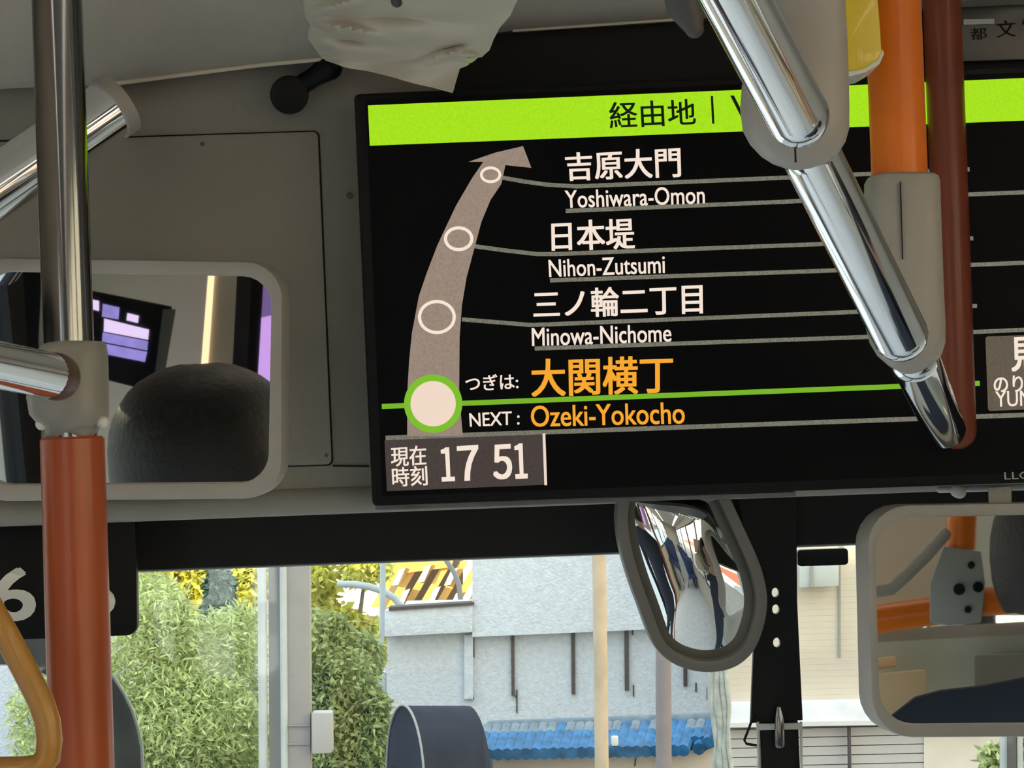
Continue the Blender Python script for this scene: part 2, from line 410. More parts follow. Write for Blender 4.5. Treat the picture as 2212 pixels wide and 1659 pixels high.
band = [(880, 942), (880, 850), (884, 780), (890, 720), (905, 640), (922, 590), (945, 530), (985, 445), (1020, 385), (1044, 350), (1012, 350),
        (1070, 330), (1130, 316), (1148, 363), (1092, 357), (1083, 398), (1060, 432), (1040, 480), (1024, 540), (1008, 600), (998, 660), (993, 730), (992, 850), (1000, 942)]
def ngon(name, pts, m, lift):
    from mathutils.geometry import tessellate_polygon
    bm = bmesh.new(); vs = [bm.verts.new(DP.hit(*p, lift)) for p in pts]
    for t in tessellate_polygon([[Vector((x, y, 0)) for x, y in pts]]): bm.faces.new([vs[i] for i in t])
    return obj(name, bm, m, disp)
ngon('route_arrow', band, G_band, .0014)['label'] = 'curved beige route arrow'
def dring(x, y, rx, ry, t, m, name='stop_ring', lift=.0018):
    bm = bmesh.new(); n = 40
    o = [DP.hit(*p, lift) for p in arc_pts(x, y, rx, ry, 0, 351, n)]; i_ = [DP.hit(*p, lift) for p in arc_pts(x, y, rx-t, ry-t, 0, 351, n)]
    ringprism(bm, o, i_, -DP.n*.0002); return obj(name, bm, m, disp)
dring(1060, 378, 23, 18, 6, G_text); dring(991, 516, 32, 27, 7, G_text); dring(944, 685, 41, 37, 7, G_text)
ngon('stop_disc', arc_pts(936, 872, 52, 52, 0, 351, 40), G_cream, .0017); dring(936, 872, 63, 63, 14, emit('ring_green', C(125, 190, 45), 1.0), name='next_stop_ring', lift=.002)
dpoly('clock_box', [(831, 951), (1176, 938), (1180, 1047), (836, 1061)], G_box, lift=.0013)
dline([(1175, 936), (1179, 1048)], 6, G_cream, lift=.0018)
dpoly('notice_card', rrect([(2128, 727), (2320, 720), (2324, 880), (2134, 888)], 6), G_card, lift=.0013)
T = [('経由地', [(1315, 222), (1500, 214), (1503, 270), (1318, 278)], G_dark, .012),
     ('|', [(1535, 208), (1540, 208), (1543, 268), (1538, 268)], G_dark, 0),
     ('VIA', [(1577, 207), (1702, 202), (1705, 256), (1580, 262)], G_dark, .0),
     ('吉原大門', [(1221, 332), (1468, 318), (1470, 383), (1225, 391)], G_text, .022),
     ('Yoshiwara-Omon', [(1220, 412), (1521, 402), (1522, 440), (1222, 450)], G_text, .014),
     ('日本堤', [(1192, 480), (1368, 471), (1371, 537), (1193, 542)], G_text, .022),
     ('Nihon-Zutsumi', [(1185, 562), (1435, 552), (1436, 590), (1187, 599)], G_text, .014),
     ('三ノ輪二丁目', [(1152, 628), (1516, 612), (1517, 677), (1154, 688)], G_text, .022),
     ('Minowa-Nichome', [(1149, 709), (1449, 700), (1450, 738), (1150, 748)], G_text, .014),
     ('つぎは:', [(1005, 812), (1118, 806), (1120, 840), (1007, 845)], G_text, .016),
     ('大関横丁', [(1148, 777), (1452, 768), (1452, 848), (1150, 857)], G_orange, .022),
     ('NEXT :', [(1014, 893), (1122, 888), (1122, 917), (1016, 922)], G_text, .016),
     ('Ozeki-Yokocho', [(1147, 877), (1477, 868), (1479, 915), (1148, 922)], G_orange, .016),
     ('現在', [(845, 966), (920, 962), (921, 1004), (846, 1008)], G_text, .016),
     ('時刻', [(847, 1010), (922, 1006), (924, 1048), (849, 1051)], G_text, .016),
     ('\uff11', [(951, 968), (980, 967), (981, 1038), (957, 1039)], G_text, .030), ('\uff17', [(989, 965), (1031, 962), (1034, 1036), (992, 1038)], G_text, .030),
     ('\uff15', [(1066, 962), (1103, 960), (1105, 1033), (1068, 1035)], G_text, .030), ('\uff11', [(1110, 960), (1138, 958), (1138, 1032), (1116, 1033)], G_text, .030),
     ('見', [(2184, 730), (2232, 728), (2234, 800), (2186, 802)], G_text, .03),
     ('のりば', [(2145, 812), (2250, 808), (2252, 845), (2147, 848)], G_text, .02),
     ('YUMI', [(2149, 846), (2236, 843), (2237, 876), (2150, 879)], G_text, .01),
     ('LLC', [(2168, 1020), (2222, 1018), (2222, 1034), (2169, 1036)], G_line, .0)]
for body, q, m, b in T: text_on(DP, body, q, m, disp, bold=b)

# ------------------------------------------------------------------ black header bar under the fascia, windscreen
zb = zat(1196, 2.22, 1106)
bm = bmesh.new(); box(bm, XL, XR, 2.14, 2.26, zb, zl+.03)
hb = struct('trim_2', obj('trim_2', bm, M_blackm, bevel=.006))
bm = bmesh.new(); box(bm, XL, XR, 2.30, 2.315, zb-.008, zb+.02); obj('edge_light_strip', bm, M_pale, hb)  # pale strip standing in for light along the windscreen glass edge
bm = bmesh.new(); box(bm, XL, XR, 2.345, 2.350, .40, zb+.05)
ws = struct('window_21', obj('window_21', bm, M_glass))
bm = bmesh.new(); box(bm, XL, XR, 2.30, 2.42, -.05, .40); struct('wall_dash', obj('wall_dash', bm, M_greyd))

# ------------------------------------------------------------------ crumpled corner cover hanging over the screen top
def cover():
    P = {}
    outline = [(560, -80), (1160, -80), (1118, 0), (1105, 30), (1082, 56), (1068, 80), (1058, 104), (1042, 118), (1034, 116), (1012, 140), (1004, 145), (995, 143), (984, 180), (978, 201),
               (900, 180), (800, 155), (740, 143), (703, 131)]
    bm = bmesh.new(); vs = []
    n = 80
    import mathutils
    def inside(x, y):
        c = False; j = len(outline)-1
        for i in range(len(outline)):
            xi, yi = outline[i]; xj, yj = outline[j]
            if (yi > y) != (yj > y) and x < (xj-xi)*(y-yi)/(yj-yi)+xi: c = not c
            j = i
        return c
    # rows running from the left fold to the ragged right edge
    ys = [-80, -50, -20, 0, 15, 30, 45, 56, 70, 80, 92, 104, 112, 118, 125, 131, 137, 143, 150, 160, 170, 180, 190, 201]
    ys = sorted(set(ys) | set(range(-76, 200, 4)))
    def span(y):
        xs = []
        for i in range(len(outline)):
            (x0, y0), (x1, y1) = outline[i], outline[(i+1) % len(outline)]
            if y0 == y1: continue
            t = (y-y0)/(y1-y0)
            if -1e-9 <= t <= 1+1e-9: xs.append(x0+(x1-x0)*t)
        return (min(xs), max(xs)) if xs else None
    grid = []
    for y in ys:
        yy = min(max(y, -79.9), 200.8)
        a, b = span(yy); row = []
        for k in range(n+1):
            x = a+(b-a)*k/n
            Y = 1.985 - 0.00025*(x-700) - .00062*max(0, 130-y)
            g = lambda cx, cy, sx, sy, an=0: math.exp(-((((x-cx)*math.cos(an)+(y-cy)*math.sin(an))/sx)**2+((-(x-cx)*math.sin(an)+(y-cy)*math.cos(an))/sy)**2))
            dY = 0
            dY += -.030*g(690, 22, 75, 11, -.25) - .022*g(740, 60, 80, 8, .18) + .016*g(760, 85, 70, 11, .15) + .030*g(670, 50, 40, 8, .3)
            dY += -.018*g(960, 118, 50, 8, -.3) + .016*g(985, 100, 40, 9, -.3) - .018*g(1010, 118, 18, 8) + .012*g(850, 35, 150, 12, .05) - .01*g(900, 70, 130, 18, .1)
            dY += .02*g(700, 118, 30, 18) + .003*math.sin(x*.03+y*.06)
            fd = min(1, max(0, (x-585-.0*(131-y))/150)); fd = fd*fd*(3-2*fd); Y += dY*fd**3*.8 + .045*(1-fd)*(1 if y < 125 else .3)
            Y = min(Y, 2.012)
            row.append(bm.verts.new(at(x, y, Y)))
        grid.append(row)
    for A, B in zip(grid, grid[1:]):
        for k in range(n): bm.faces.new((A[k], A[k+1], B[k+1], B[k]))
    bmesh.ops.recalc_face_normals(bm, faces=bm.faces)
    bmesh.ops.solidify(bm, geom=bm.faces[:], thickness=.002)
    return obj('corner_cover', bm, M_paper, smooth=True)
cv = cover(); tag(cv, 'crumpled beige corner cover with ragged edge above the screen corner', 'cover')
bm = bmesh.new(); sweep(bm, [at(856, -8, 1.86), at(857, 4, 1.865)], .0045, 12); obj('screw_cap', bm, M_greyd, cv, smooth=True)

# round black knob on a short arm
kn = thing('mount_knob', 'round black knob on a short stalk under the corner cover', 'knob', at(625, 205, 2.03))
bm = bmesh.new(); sweep(bm, [at(625, 205, 2.046), at(625, 205, 2.02)], [.0163, .0163], 28, dome=False); obj('round_cap', bm, M_black, kn, bevel=.003)
tube('stalk', [at(645, 188, 2.03), at(680, 165, 2.025), at(712, 146, 2.02)], [.0085, .0085, .011], M_black, kn, seg=16)

# ------------------------------------------------------------------ left pole, joint, rails
PY = 1.35
pole = thing('grab_pole', 'left vertical grab pole, darkened chrome above and orange coated below', 'pole', at(177, 1750, PY))
tube('steel_tube', [up(at(119, -120, PY), at(150, 800, PY)), at(150, 800, PY), at(156, 950, PY)], .0142, M_chromed, pole, dome=False, seg=48)
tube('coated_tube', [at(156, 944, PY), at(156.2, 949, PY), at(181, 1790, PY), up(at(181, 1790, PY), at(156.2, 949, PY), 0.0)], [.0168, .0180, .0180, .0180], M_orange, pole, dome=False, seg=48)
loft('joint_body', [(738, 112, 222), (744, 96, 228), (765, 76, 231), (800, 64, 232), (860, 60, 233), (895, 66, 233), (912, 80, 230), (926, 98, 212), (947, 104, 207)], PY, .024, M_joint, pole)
for (x, y) in ((90, 916), (222, 912)):
    bm = bmesh.new(); bmesh.ops.create_icosphere(bm, subdivisions=2, radius=.0036, matrix=Matrix.Translation(at(x, y, PY-.010))); obj('joint_bolt', bm, M_white, pole, smooth=True)
rail = thing('hand_rail', 'chrome hand rail meeting the grey joint of the left pole', 'rail', at(60, 800, 1.28))
tube('rail_tube', [at(-420, 700, 1.10)+(at(-420, 700, 1.10)-at(-100, 768, 1.24))*3, at(-420, 700, 1.10), at(-100, 768, 1.24), at(112, 812, 1.305)], .0126, M_chrome, rail)
tube('rail_collar', [at(112, 812, 1.3055), at(122, 814, 1.312)], .0131, mat('brown_collar', (.09, .045, .035), rough=.35), rail)
rail2 = thing('ceiling_rail', 'thick chrome rail with end flange passing behind the left pole', 'rail', at(245, 228, 1.93))
e0, e1 = at(-260, 575, 1.84), at(240, 235, 1.925)
tube('rail_tube', [e0, e1], .0240, M_chrome, rail2, dome=False, seg=48)
dd = (e1-e0).normalized()
tube('end_flange', [e1-dd*.002, e1+dd*.009], .0262, M_grey, rail2, dome=False, seg=40)
bm = bmesh.new(); hexa(bm, [at(225, 200, 1.95), at(262, 215, 1.95), at(262, 262, 1.95), at(225, 250, 1.95), at(225, 200, 2.05), at(262, 215, 2.05), at(262, 262, 2.05), at(225, 250, 2.05)])
obj('wall_mount', bm, M_grey, rail2)

# amber hanging strap grip
st = thing('strap_grip', 'amber triangular hanging strap grip in front of the left orange pole', 'strap', at(60, 1560, 1.14))
g = [(-235, 1600), (-228, 1540), (-140, 1370), (-100, 1305), (-62, 1283), (-24, 1305), (16, 1376), (55, 1450), (88, 1515), (103, 1560), (107, 1600), (103, 1636), (84, 1656), (50, 1662), (-60, 1664), (-180, 1662), (-215, 1654), (-231, 1636)]
bm = bmesh.new(); sweep(bm, [at(x, y, 1.14) for x, y in g], .0062, 20, closed=True); obj('grip_ring', bm, M_strap, st, smooth=True)
bm = bmesh.new(); prism(bm, [Vector((at(-84, -60, 1.14).x, 1.14, 2.49)), Vector((at(-40, -60, 1.14).x, 1.14, 2.49)), at(-42, 1290, 1.14), at(-82, 1290, 1.14)], Vector((0, .002, 0))); obj('strap_web', bm, M_white, st)

# ------------------------------------------------------------------ interior mirrors
def make_mirror(name, label, outer, inner, Y, refl, back=.02, wide=.004, cat='mirror'):
    cx = sum(p[0] for p in inner)/len(inner); cy = sum(p[1] for p in inner)/len(inner)
    p = at(cx, cy, Y); d = ray(cx, cy).normalized(); r = Vector(refl).normalized(); n = (r-d).normalized()
    pl = Plane(p, n); t = thing(name, label, cat, pl.hit(cx, cy, -back))
    bm = bmesh.new(); ringprism(bm, [pl.hit(x, y, .006) for x, y in outer], [pl.hit(x, y, .006) for x, y in inner], -n*(back+.006))
    obj('mirror_frame', bm, M_grey, t, bevel=.0025)
    bm = bmesh.new(); f = [bm.verts.new(pl.hit(x, y, 0)) for x, y in inner]; bm.faces.new(f); f2 = [bm.verts.new(pl.hit(x, y, -back)) for x, y in inner]; bm.faces.new(f2[::-1])
    me = bpy.data.meshes.new('mirror_glass'); bm.to_mesh(me); bm.free(); link_mesh('mirror_glass', me, M_mirror, t)
    return t, pl
m1, PL1 = make_mirror('interior_mirror', 'wide rounded interior mirror on the panel left of the screen',
    rrect([(-60, 556), (614, 566), (612, 1075), (-60, 1082)], 78), rrect([(-34, 586), (590, 598), (582, 1041), (-34, 1046)], 62), 1.93, (-.50, -.85, -.12), back=.018)
m2, PL2 = make_mirror('cabin_mirror', 'large rounded cabin mirror hanging below the screen at the lower edge',
    rrect([(1868, 1092), (2520, 1080), (2530, 1588), (1880, 1592)], 88), rrect([(1886, 1118), (2490, 1108), (2500, 1560), (1898, 1564)], 76), 1.98, (.50, -.85, -.08), back=.03)
bm = bmesh.new(); hexa(bm, [at(2134, 1052, 1.99), at(2185, 1050, 1.99), at(2186, 1104, 1.99), at(2136, 1106, 1.99), at(2134, 1052, 2.02), at(2185, 1050, 2.02), at(2186, 1104, 2.02), at(2136, 1106, 2.02)])
obj('mirror_stem', bm, M_grey, m2, bevel=.002)
tr = tube('support_rail', [at(2030, 1058, 2.03), at(2400, 1046, 2.03)], .0028, M_pale, m2, seg=12)
tube('clamp_knob', [at(2068, 1060, 2.02), at(2072, 1062, 2.02)], .006, M_pale, m2, seg=12)

# convex oval mirror
ov_out = [(1330, 1100), (1333, 1155), (1342, 1200), (1360, 1260), (1382, 1318), (1400, 1370), (1416, 1402), (1440, 1425), (1475, 1443), (1520, 1452), (1565, 1448), (1600, 1433), (1630, 1403), (1650, 1350), (1657, 1300),
          (1652, 1260), (1640, 1215), (1615, 1160), (1592, 1110), (1572, 1066), (1545, 1025), (1500, 995), (1440, 985), (1385, 1000), (1345, 1040)]
for _ in range(2):
    q_ = []
    for i in range(len(ov_out)):
        (a0, b0), (a1, b1) = ov_out[i], ov_out[(i+1) % len(ov_out)]; q_ += [(a0*.75+a1*.25, b0*.75+b1*.25), (a0*.25+a1*.75, b0*.25+b1*.75)]
    ov_out = q_
cxo, cyo = 1490, 1220
ov_in = []
for i, (x, y) in enumerate(ov_out):
    a = Vector(ov_out[i-1]); b = Vector(ov_out[(i+1) % len(ov_out)]); d = (b-a).normalized(); n = Vector((d.y, -d.x))
    if n.dot(Vector((cxo-x, cyo-y))) < 0: n = -n
    ov_in.append((x+n.x*24, y+n.y*24))
OVY = 2.06
m3 = thing('convex_mirror', 'tilted oval convex mirror in a grey rim below the screen', 'mirror', at(cxo, cyo, 2.1))
bm = bmesh.new(); no = Vector((.12, -1, -.12)).normalized(); OP = Plane(at(cxo, cyo, OVY), no)
ringprism(bm, [OP.hit(*p, .004) for p in ov_out], [OP.hit(*p, .004) for p in ov_in], -no*.018)
obj('mirror_rim', bm, mat('rim_grey', (0.15, 0.145, 0.135), rough=.4), m3, bevel=.0015)
bm = bmesh.new(); ctr = OP.hit(cxo, cyo); rings = []; N = 10
for k in range(N, 0, -1):
    rr = []
    for (x, y) in ov_in:
        q = OP.hit(cxo+(x-cxo)*k/N, cyo+(y-cyo)*k/N); rr.append(bm.verts.new(q + no*(.020*(1-(k/N)**2)-.006)))
    rings.append(rr)
c0 = bm.verts.new(ctr + no*.014)
nn = len(ov_in)
for A, B in zip(rings, rings[1:]):
    for i in range(nn): bm.faces.new((A[i], A[(i+1) % nn], B[(i+1) % nn], B[i]))
for i in range(nn): bm.faces.new((rings[-1][i], rings[-1][(i+1) % nn], c0))
obj('mirror_glass', bm, M_mirror, m3, smooth=True)
tube('mirror_arm', [at(1450, 1090, 2.09), at(1440, 1060, 2.12), at(1430, 1000, 2.15)], .008, M_black, m3)

# ------------------------------------------------------------------ black number plate
SY = 2.10
sg = thing('number_plate', 'black route number plate with pale digits behind the left orange pole', 'sign', at(110, 1375, SY))
SP = Plane(at(110, 1240, SY), (0, -1, 0))
bm = bmesh.new(); prism(bm, [SP.hit(x, y) for x, y in rrect([(-170, 1122), (292, 1108), (297, 1372), (-165, 1390)], 24)], Vector((0, .012, 0))); obj('plate', bm, M_black, sg, bevel=.001)
text_on(SP, '6', [(-18, 1230), (72, 1226), (76, 1338), (-14, 1342)], M_white, sg, lift=.001, bold=.03, name='digit')
text_on(SP, '6', [(158, 1226), (245, 1223), (247, 1330), (160, 1334)], M_white, sg, lift=.001, bold=.03, name='digit')

# ------------------------------------------------------------------ black bracket post right of the oval mirror
bp = thing('bracket_post', 'black upright bracket plate with three small round holes beside the oval mirror', 'bracket', at(1675, 1659, 2.13))
BP = Plane(at(1675, 1300, 2.125), (0, -1, 0))
cu = bpy.data.curves.new('plate', 'CURVE'); cu.dimensions = '2D'; cu.fill_mode = 'BOTH'; cu.extrude = .005
for loop in [[(1592, 1066), (1720, 1062), (1722, 1300), (1734, 1556), (1622, 1562), (1628, 1400), (1630, 1250)]] + [arc_pts(x, y, 8, 10.5, 0, 340, 18) for x, y in ((1675, 1280), (1676, 1316), (1678, 1388))]:
    sp = cu.splines.new('POLY'); sp.points.add(len(loop)-1); sp.use_cyclic_u = True
    for i, (x, y) in enumerate(loop): q = BP.hit(x, y); sp.points[i].co = (q.x, q.z, 0, 1)
co = bpy.data.objects.new('plate', cu); COL.objects.link(co); dgp = bpy.context.evaluated_depsgraph_get(); me = bpy.data.meshes.new_from_object(co.evaluated_get(dgp)); bpy.data.objects.remove(co)
for v in me.vertices: v.co = Vector((v.co.x, 2.13+v.co.z, v.co.y))
me.materials.clear(); link_mesh('plate', me, M_black, bp)
bm = bmesh.new(); prism(bm, [BP.hit(x, y, -.004) for x, y in [(1641, 1560), (1726, 1558), (1838, 4600), (1748, 4600)]], Vector((0, .03, 0))); obj('lower_box', bm, M_black, bp, bevel=.002)
bm = bmesh.new(); prism(bm, [BP.hit(x, y, .006) for x, y in [(1632, 1562), (1732, 1560), (1732, 1574), (1634, 1576)]], Vector((0, .004, 0))); obj('clip_band', bm, M_pale, bp, bevel=.0008)
for dx in (1636, 1729): tube('side_rod', [BP.hit(dx, 1560, .005), BP.hit(dx+2, 1760, .005)], .0012, M_pale, bp, seg=8)
tube('clip_pin', [BP.hit(1680, 1526, .008), BP.hit(1681, 1550, .008), BP.hit(1682, 1606, .008)], [.002, .0042, .0042], M_chromed, bp, seg=12)
tube('wire_loop', [BP.hit(x, y, .003) for x, y in [(1627, 1545), (1618, 1570), (1607, 1598), (1612, 1606), (1638, 1610)]], .0012, M_black, bp, seg=8)

# black sensor bar on the windscreen
bm = bmesh.new(); prism(bm, [at(x, y, 2.33) for x, y in rrect([(1722, 1188), (1832, 1184), (1833, 1220), (1724, 1224)], 8)], Vector((0, .012, 0)))
sb = obj('sensor_bar', bm, M_black, bevel=.001); tag(sb, 'small black sensor bar stuck on the windscreen beside the bracket post', 'sensor')

# ------------------------------------------------------------------ right poles, joints and stepped chrome rail
r_ = .0172
p1 = thing('joint_pole', 'moulded grey pole cover carrying the upper joint of the chrome rail', 'pole', at(1717, 362, 1.31))
tube('steel_tube', [at(1741, -60, 1.315), up(at(1739, -120, 1.315), at(1741, -60, 1.315))], .016, M_chromed, p1, dome=False)
loft('pole_cover', [(-80, 1662, 1820), (0, 1660, 1824), (80, 1655, 1828), (140, 1625, 1830), (180, 1604, 1831), (230, 1600, 1832), (280, 1606, 1832), (310, 1622, 1824), (335, 1645, 1808), (352, 1670, 1785), (362, 1695, 1755), (366, 1712, 1735)], 1.315, .03, M_grey, p1)
bm = bmesh.new(); prism(bm, [at(x, y, 1.2845) for x, y in [(1716, 300), (1719, 300), (1721, 350), (1718, 350)]], Vector((0, .003, 0))); obj('mould_seam', bm, M_gap, p1)
p2 = thing('orange_pole', 'bright orange pole running down into the lower grey joint', 'pole', at(1955, 812, 1.56))
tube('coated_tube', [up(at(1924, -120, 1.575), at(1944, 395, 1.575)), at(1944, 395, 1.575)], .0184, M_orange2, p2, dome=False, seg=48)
loft('joint_body', [(378, 1890, 2016), (384, 1876, 2024), (396, 1870, 2027), (500, 1869, 2030), (640, 1870, 2035), (700, 1872, 2038), (740, 1882, 2038), (768, 1898, 2030), (790, 1922, 2010), (804, 1945, 1985), (808, 1958, 1970)], 1.575, .026, M_grey, p2, power=3.4)
bm = bmesh.new(); prism(bm, [at(x, y, 1.5485) for x, y in [(1945, 392), (1946.2, 392), (1951.2, 560), (1950, 560)]], Vector((0, .003, 0))); obj('mould_seam', bm, M_gap, p2)
p3 = thing('brown_pole', 'dark red brown coated pole standing in front of the route screen', 'pole', at(2082, 985, 1.93))
tube('coated_tube', [up(at(2030, -120, 1.945), at(2046, 300, 1.945)), at(2046, 300, 1.945), at(2068, 930, 1.945)], .0154, M_brown, p3, dome=True, seg=40)
rr = thing('stepped_rail', 'polished chrome rail stepping diagonally down through both grey joints', 'rail', at(1850, 560, 1.44))
tube('rail_tube', [up(at(1490, -190, 1.20), at(1722, 250, 1.27)), at(1722, 250, 1.27)], r_, M_chrome, rr, seg=56)
tube('rail_tube', [at(1752, 335, 1.40), at(1945, 722, 1.495)], r_, M_chrome, rr, seg=56)
tube('rail_tube', [at(1975, 775, 1.66), at(2042, 925, 1.86)], [r_, r_*.92], M_chrome, rr, seg=56)
cu1 = at(1722, 250, 1.27); cu2 = at(1945, 722, 1.50)
# yellow push-button box
yb = thing('push_button_box', 'yellow plastic push button box between the grey cover and orange pole', 'button', at(1868, 160, 1.53))
bm = bmesh.new(); prism(bm, [at(x, y, 1.50) for x, y in [(1800, -80), (1885, -80), (1898, 0), (1903, 60), (1906, 110), (1898, 128), (1870, 146), (1838, 152), (1800, 150)]], Vector((0, .05, 0))); obj('box_body', bm, M_yellow, yb, bevel=.003)
bm = bmesh.new(); prism(bm, [at(x, y, 1.505) for x, y in [(1800, 151), (1838, 152), (1870, 146), (1898, 128), (1906, 106), (1910, 116), (1900, 138), (1870, 156), (1838, 164), (1800, 164)]], Vector((0, .045, 0))); obj('clear_rim', bm, M_clear, yb)
sp_ = tube('rubber_strap', [up(at(1462, -60, 1.5), at(1482, 20, 1.5)), at(1482, 20, 1.5), at(1500, 62, 1.5)], [.012, .012, .006], M_greyd); tag(sp_, 'dark rubber strap end hanging beside the upper chrome rail', 'strap')

# ------------------------------------------------------------------ what the mirrors show: real things beside and behind
def V1(px, py, Y): return PL1.mirror(at(px, py, Y))
def V2(px, py, Y): return PL2.mirror(at(px, py, Y))
def vbox(name, V, c, Y, th, m, parent=None, bevel=0):
    bm = bmesh.new(); hexa(bm, [V(x, y, Y) for x, y in c]+[V(x, y, Y+th) for x, y in c]); return obj(name, bm, m, parent, bevel=bevel)
fm = thing('fare_display', 'small black passenger display with lit violet panels, seen in the left mirror', 'screen', V1(290, 850, 2.9))
vbox('display_case', V1, [(120, 612), (372, 662), (336, 848), (110, 790)], 2.92, .04, M_black, fm, bevel=.002)
vbox('case_flank', V1, [(352, 668), (380, 668), (350, 842), (330, 842)], 2.91, .05, M_greyd, fm)
for c, m in (([(225, 688), (322, 712), (320, 734), (224, 716)], LAV3), ([(222, 718), (320, 737), (318, 757), (220, 738)], LAV2), ([(220, 741), (318, 760), (313, 782), (222, 764)], LAV2),
             ([(222, 656), (258, 664), (256, 690), (220, 684)], LAV2), ([(275, 676), (300, 682), (298, 698), (273, 692)], LAV3), ([(190, 645), (214, 650), (214, 672), (190, 666)], LAV3)):
    vbox('lit_panel', V1, c, 2.913, .004, m, fm)
wt = thing('door_post', 'pale steel door post with a warm lamp glow, seen in the left mirror', 'post', V1(480, 1000, 3.0))
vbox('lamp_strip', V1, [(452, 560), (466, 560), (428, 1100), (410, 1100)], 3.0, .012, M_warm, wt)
vbox('post_face', V1, [(466, 560), (514, 560), (486, 1100), (430, 1100)], 3.005, .03, M_trimp, wt)
vbox('dark_post', V1, [(514, 560), (545, 560), (520, 1100), (486, 1100)], 3.01, .03, mat('violet_black', (.012, .008, .014), rough=.4), wt)
vbox('dark_post', V1, [(545, 560), (572, 560), (540, 1100), (520, 1100)], 3.01, .03, M_black, wt)
dw = thing('door_glow_panes', 'lavender glow standing for daylit tinted door glass, seen at the edge of the left mirror', 'screen', V1(590, 1000, 3.0))  # emission stands in for sky seen through tinted door glass
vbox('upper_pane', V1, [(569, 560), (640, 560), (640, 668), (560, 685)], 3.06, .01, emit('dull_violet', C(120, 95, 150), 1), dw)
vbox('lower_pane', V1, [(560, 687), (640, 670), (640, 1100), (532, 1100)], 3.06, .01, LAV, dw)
# dark window strip at the mirror's left end
vbox('beige_partition', V1, [(-200, 480), (800, 480), (800, 1200), (-200, 1200)], 3.14, .01, M_wall, wt)
vbox('dark_column', V1, [(48, 560), (92, 560), (82, 760), (60, 760)], 2.8, .02, M_black, wt)

def person(name, label, head, face_dir, cloth, parent_floor=0.0):
    """standing figure; head = centre of the head in space"""
    base = Vector((head.x, head.y, parent_floor)); t = thing(name, label, 'person', base)
    hz = head.z; k = (hz-.0)/1.60
    f = Vector(face_dir).normalized(); s = Vector((f.y, -f.x, 0)).normalized()
    P = lambda a, b, z: base + s*a*k + f*b*k + Vector((0, 0, z*k))
    pts = [(P(0, 0, .95), .14), (P(0, 0, 1.15), .125), (P(0, 0, 1.35), .15), (P(0, 0, 1.45), .075), (P(0, .01, 1.52), .055), (P(0, .015, 1.60), .088), (P(0, .012, 1.66), .08)]
    ed = [(0, 1), (1, 2), (2, 3), (3, 4), (4, 5), (5, 6)]
    for sg in (-1, 1):
        b = len(pts); pts += [(P(sg*.19, 0, 1.38), .062), (P(sg*.23, .0, 1.10), .045), (P(sg*.22, .08, .87), .034), (P(sg*.22, .11, .80), .034)]
        ed += [(2, b), (b, b+1), (b+1, b+2), (b+2, b+3)]
        b = len(pts); pts += [(P(sg*.10, 0, .86), .10), (P(sg*.11, .02, .48), .065), (P(sg*.11, 0, .09), .045), (P(sg*.12, .16, .04), .04)]
        ed += [(0, b), (b, b+1), (b+1, b+2), (b+2, b+3)]
    me = bpy.data.meshes.new('body'); me.from_pydata([p for p, _ in pts], ed, []); o = bpy.data.objects.new('body', me); COL.objects.link(o)
    md = o.modifiers.new('skin', 'SKIN'); o.modifiers.new('sub', 'SUBSURF').levels = 2; o.modifiers['sub'].render_levels = 2
    for i, (p, r) in enumerate(pts): me.skin_vertices[0].data[i].radius = (r*k, r*k)
    me.skin_vertices[0].data[0].use_root = True
    dg = bpy.context.evaluated_depsgraph_get(); m2_ = bpy.data.meshes.new_from_object(o.evaluated_get(dg)); bpy.data.objects.remove(o)
    m2_.materials.clear(); m2_.materials.append(cloth); m2_.materials.append(M_skin)
    for p in m2_.polygons:
        p.use_smooth = True
        if p.center.z > 1.47*k: p.material_index = 1
    o = bpy.data.objects.new('body', m2_); COL.objects.link(o); o.parent = t; o.matrix_parent_inverse = Matrix.Translation(-t.location)
    bm = bmesh.new(); bmesh.ops.create_uvsphere(bm, u_segments=32, v_segments=20, radius=1)
    for v in bm.verts:
        d = v.co.copy(); fr = d.y
        drop = 1.0 if not (fr > .25 and d.z < .25) else .80
        if d.z < -.55: drop *= .8
        q = Vector((math.copysign(abs(d.x)**.85, d.x)*.098, d.y*.105, math.copysign(abs(d.z)**.8, d.z)*.108))*drop*(1+.02*random.random())
        v.co = head + (s*q.x + f*q.y + Vector((0, 0, q.z)))*k/1.05 - f*.012 + Vector((0, 0, .012))
    obj('hair', bm, M_hair, t, smooth=True)
    for sg in (-1, 1):
        bm = bmesh.new(); bmesh.ops.create_icosphere(bm, subdivisions=2, radius=.016, matrix=Matrix.Translation(head + s*sg*.088*k + Vector((0, 0, -.02)))); obj('ear', bm, M_skin, t, smooth=True)
    bm = bmesh.new(); sweep(bm, [head + f*.085*k, head + f*.108*k + Vector((0, 0, -.03))], [.008, .013], 10); obj('nose', bm, M_skin, t, smooth=True)
    return t
h1 = V1(452, 1035, 2.62)
person('person', 'person with black hair and dark clothes by the door, seen in the left mirror', h1, PL1.mirror(CAM+Vector((0, 3, 0)))-PL1.mirror(CAM), M_navy)
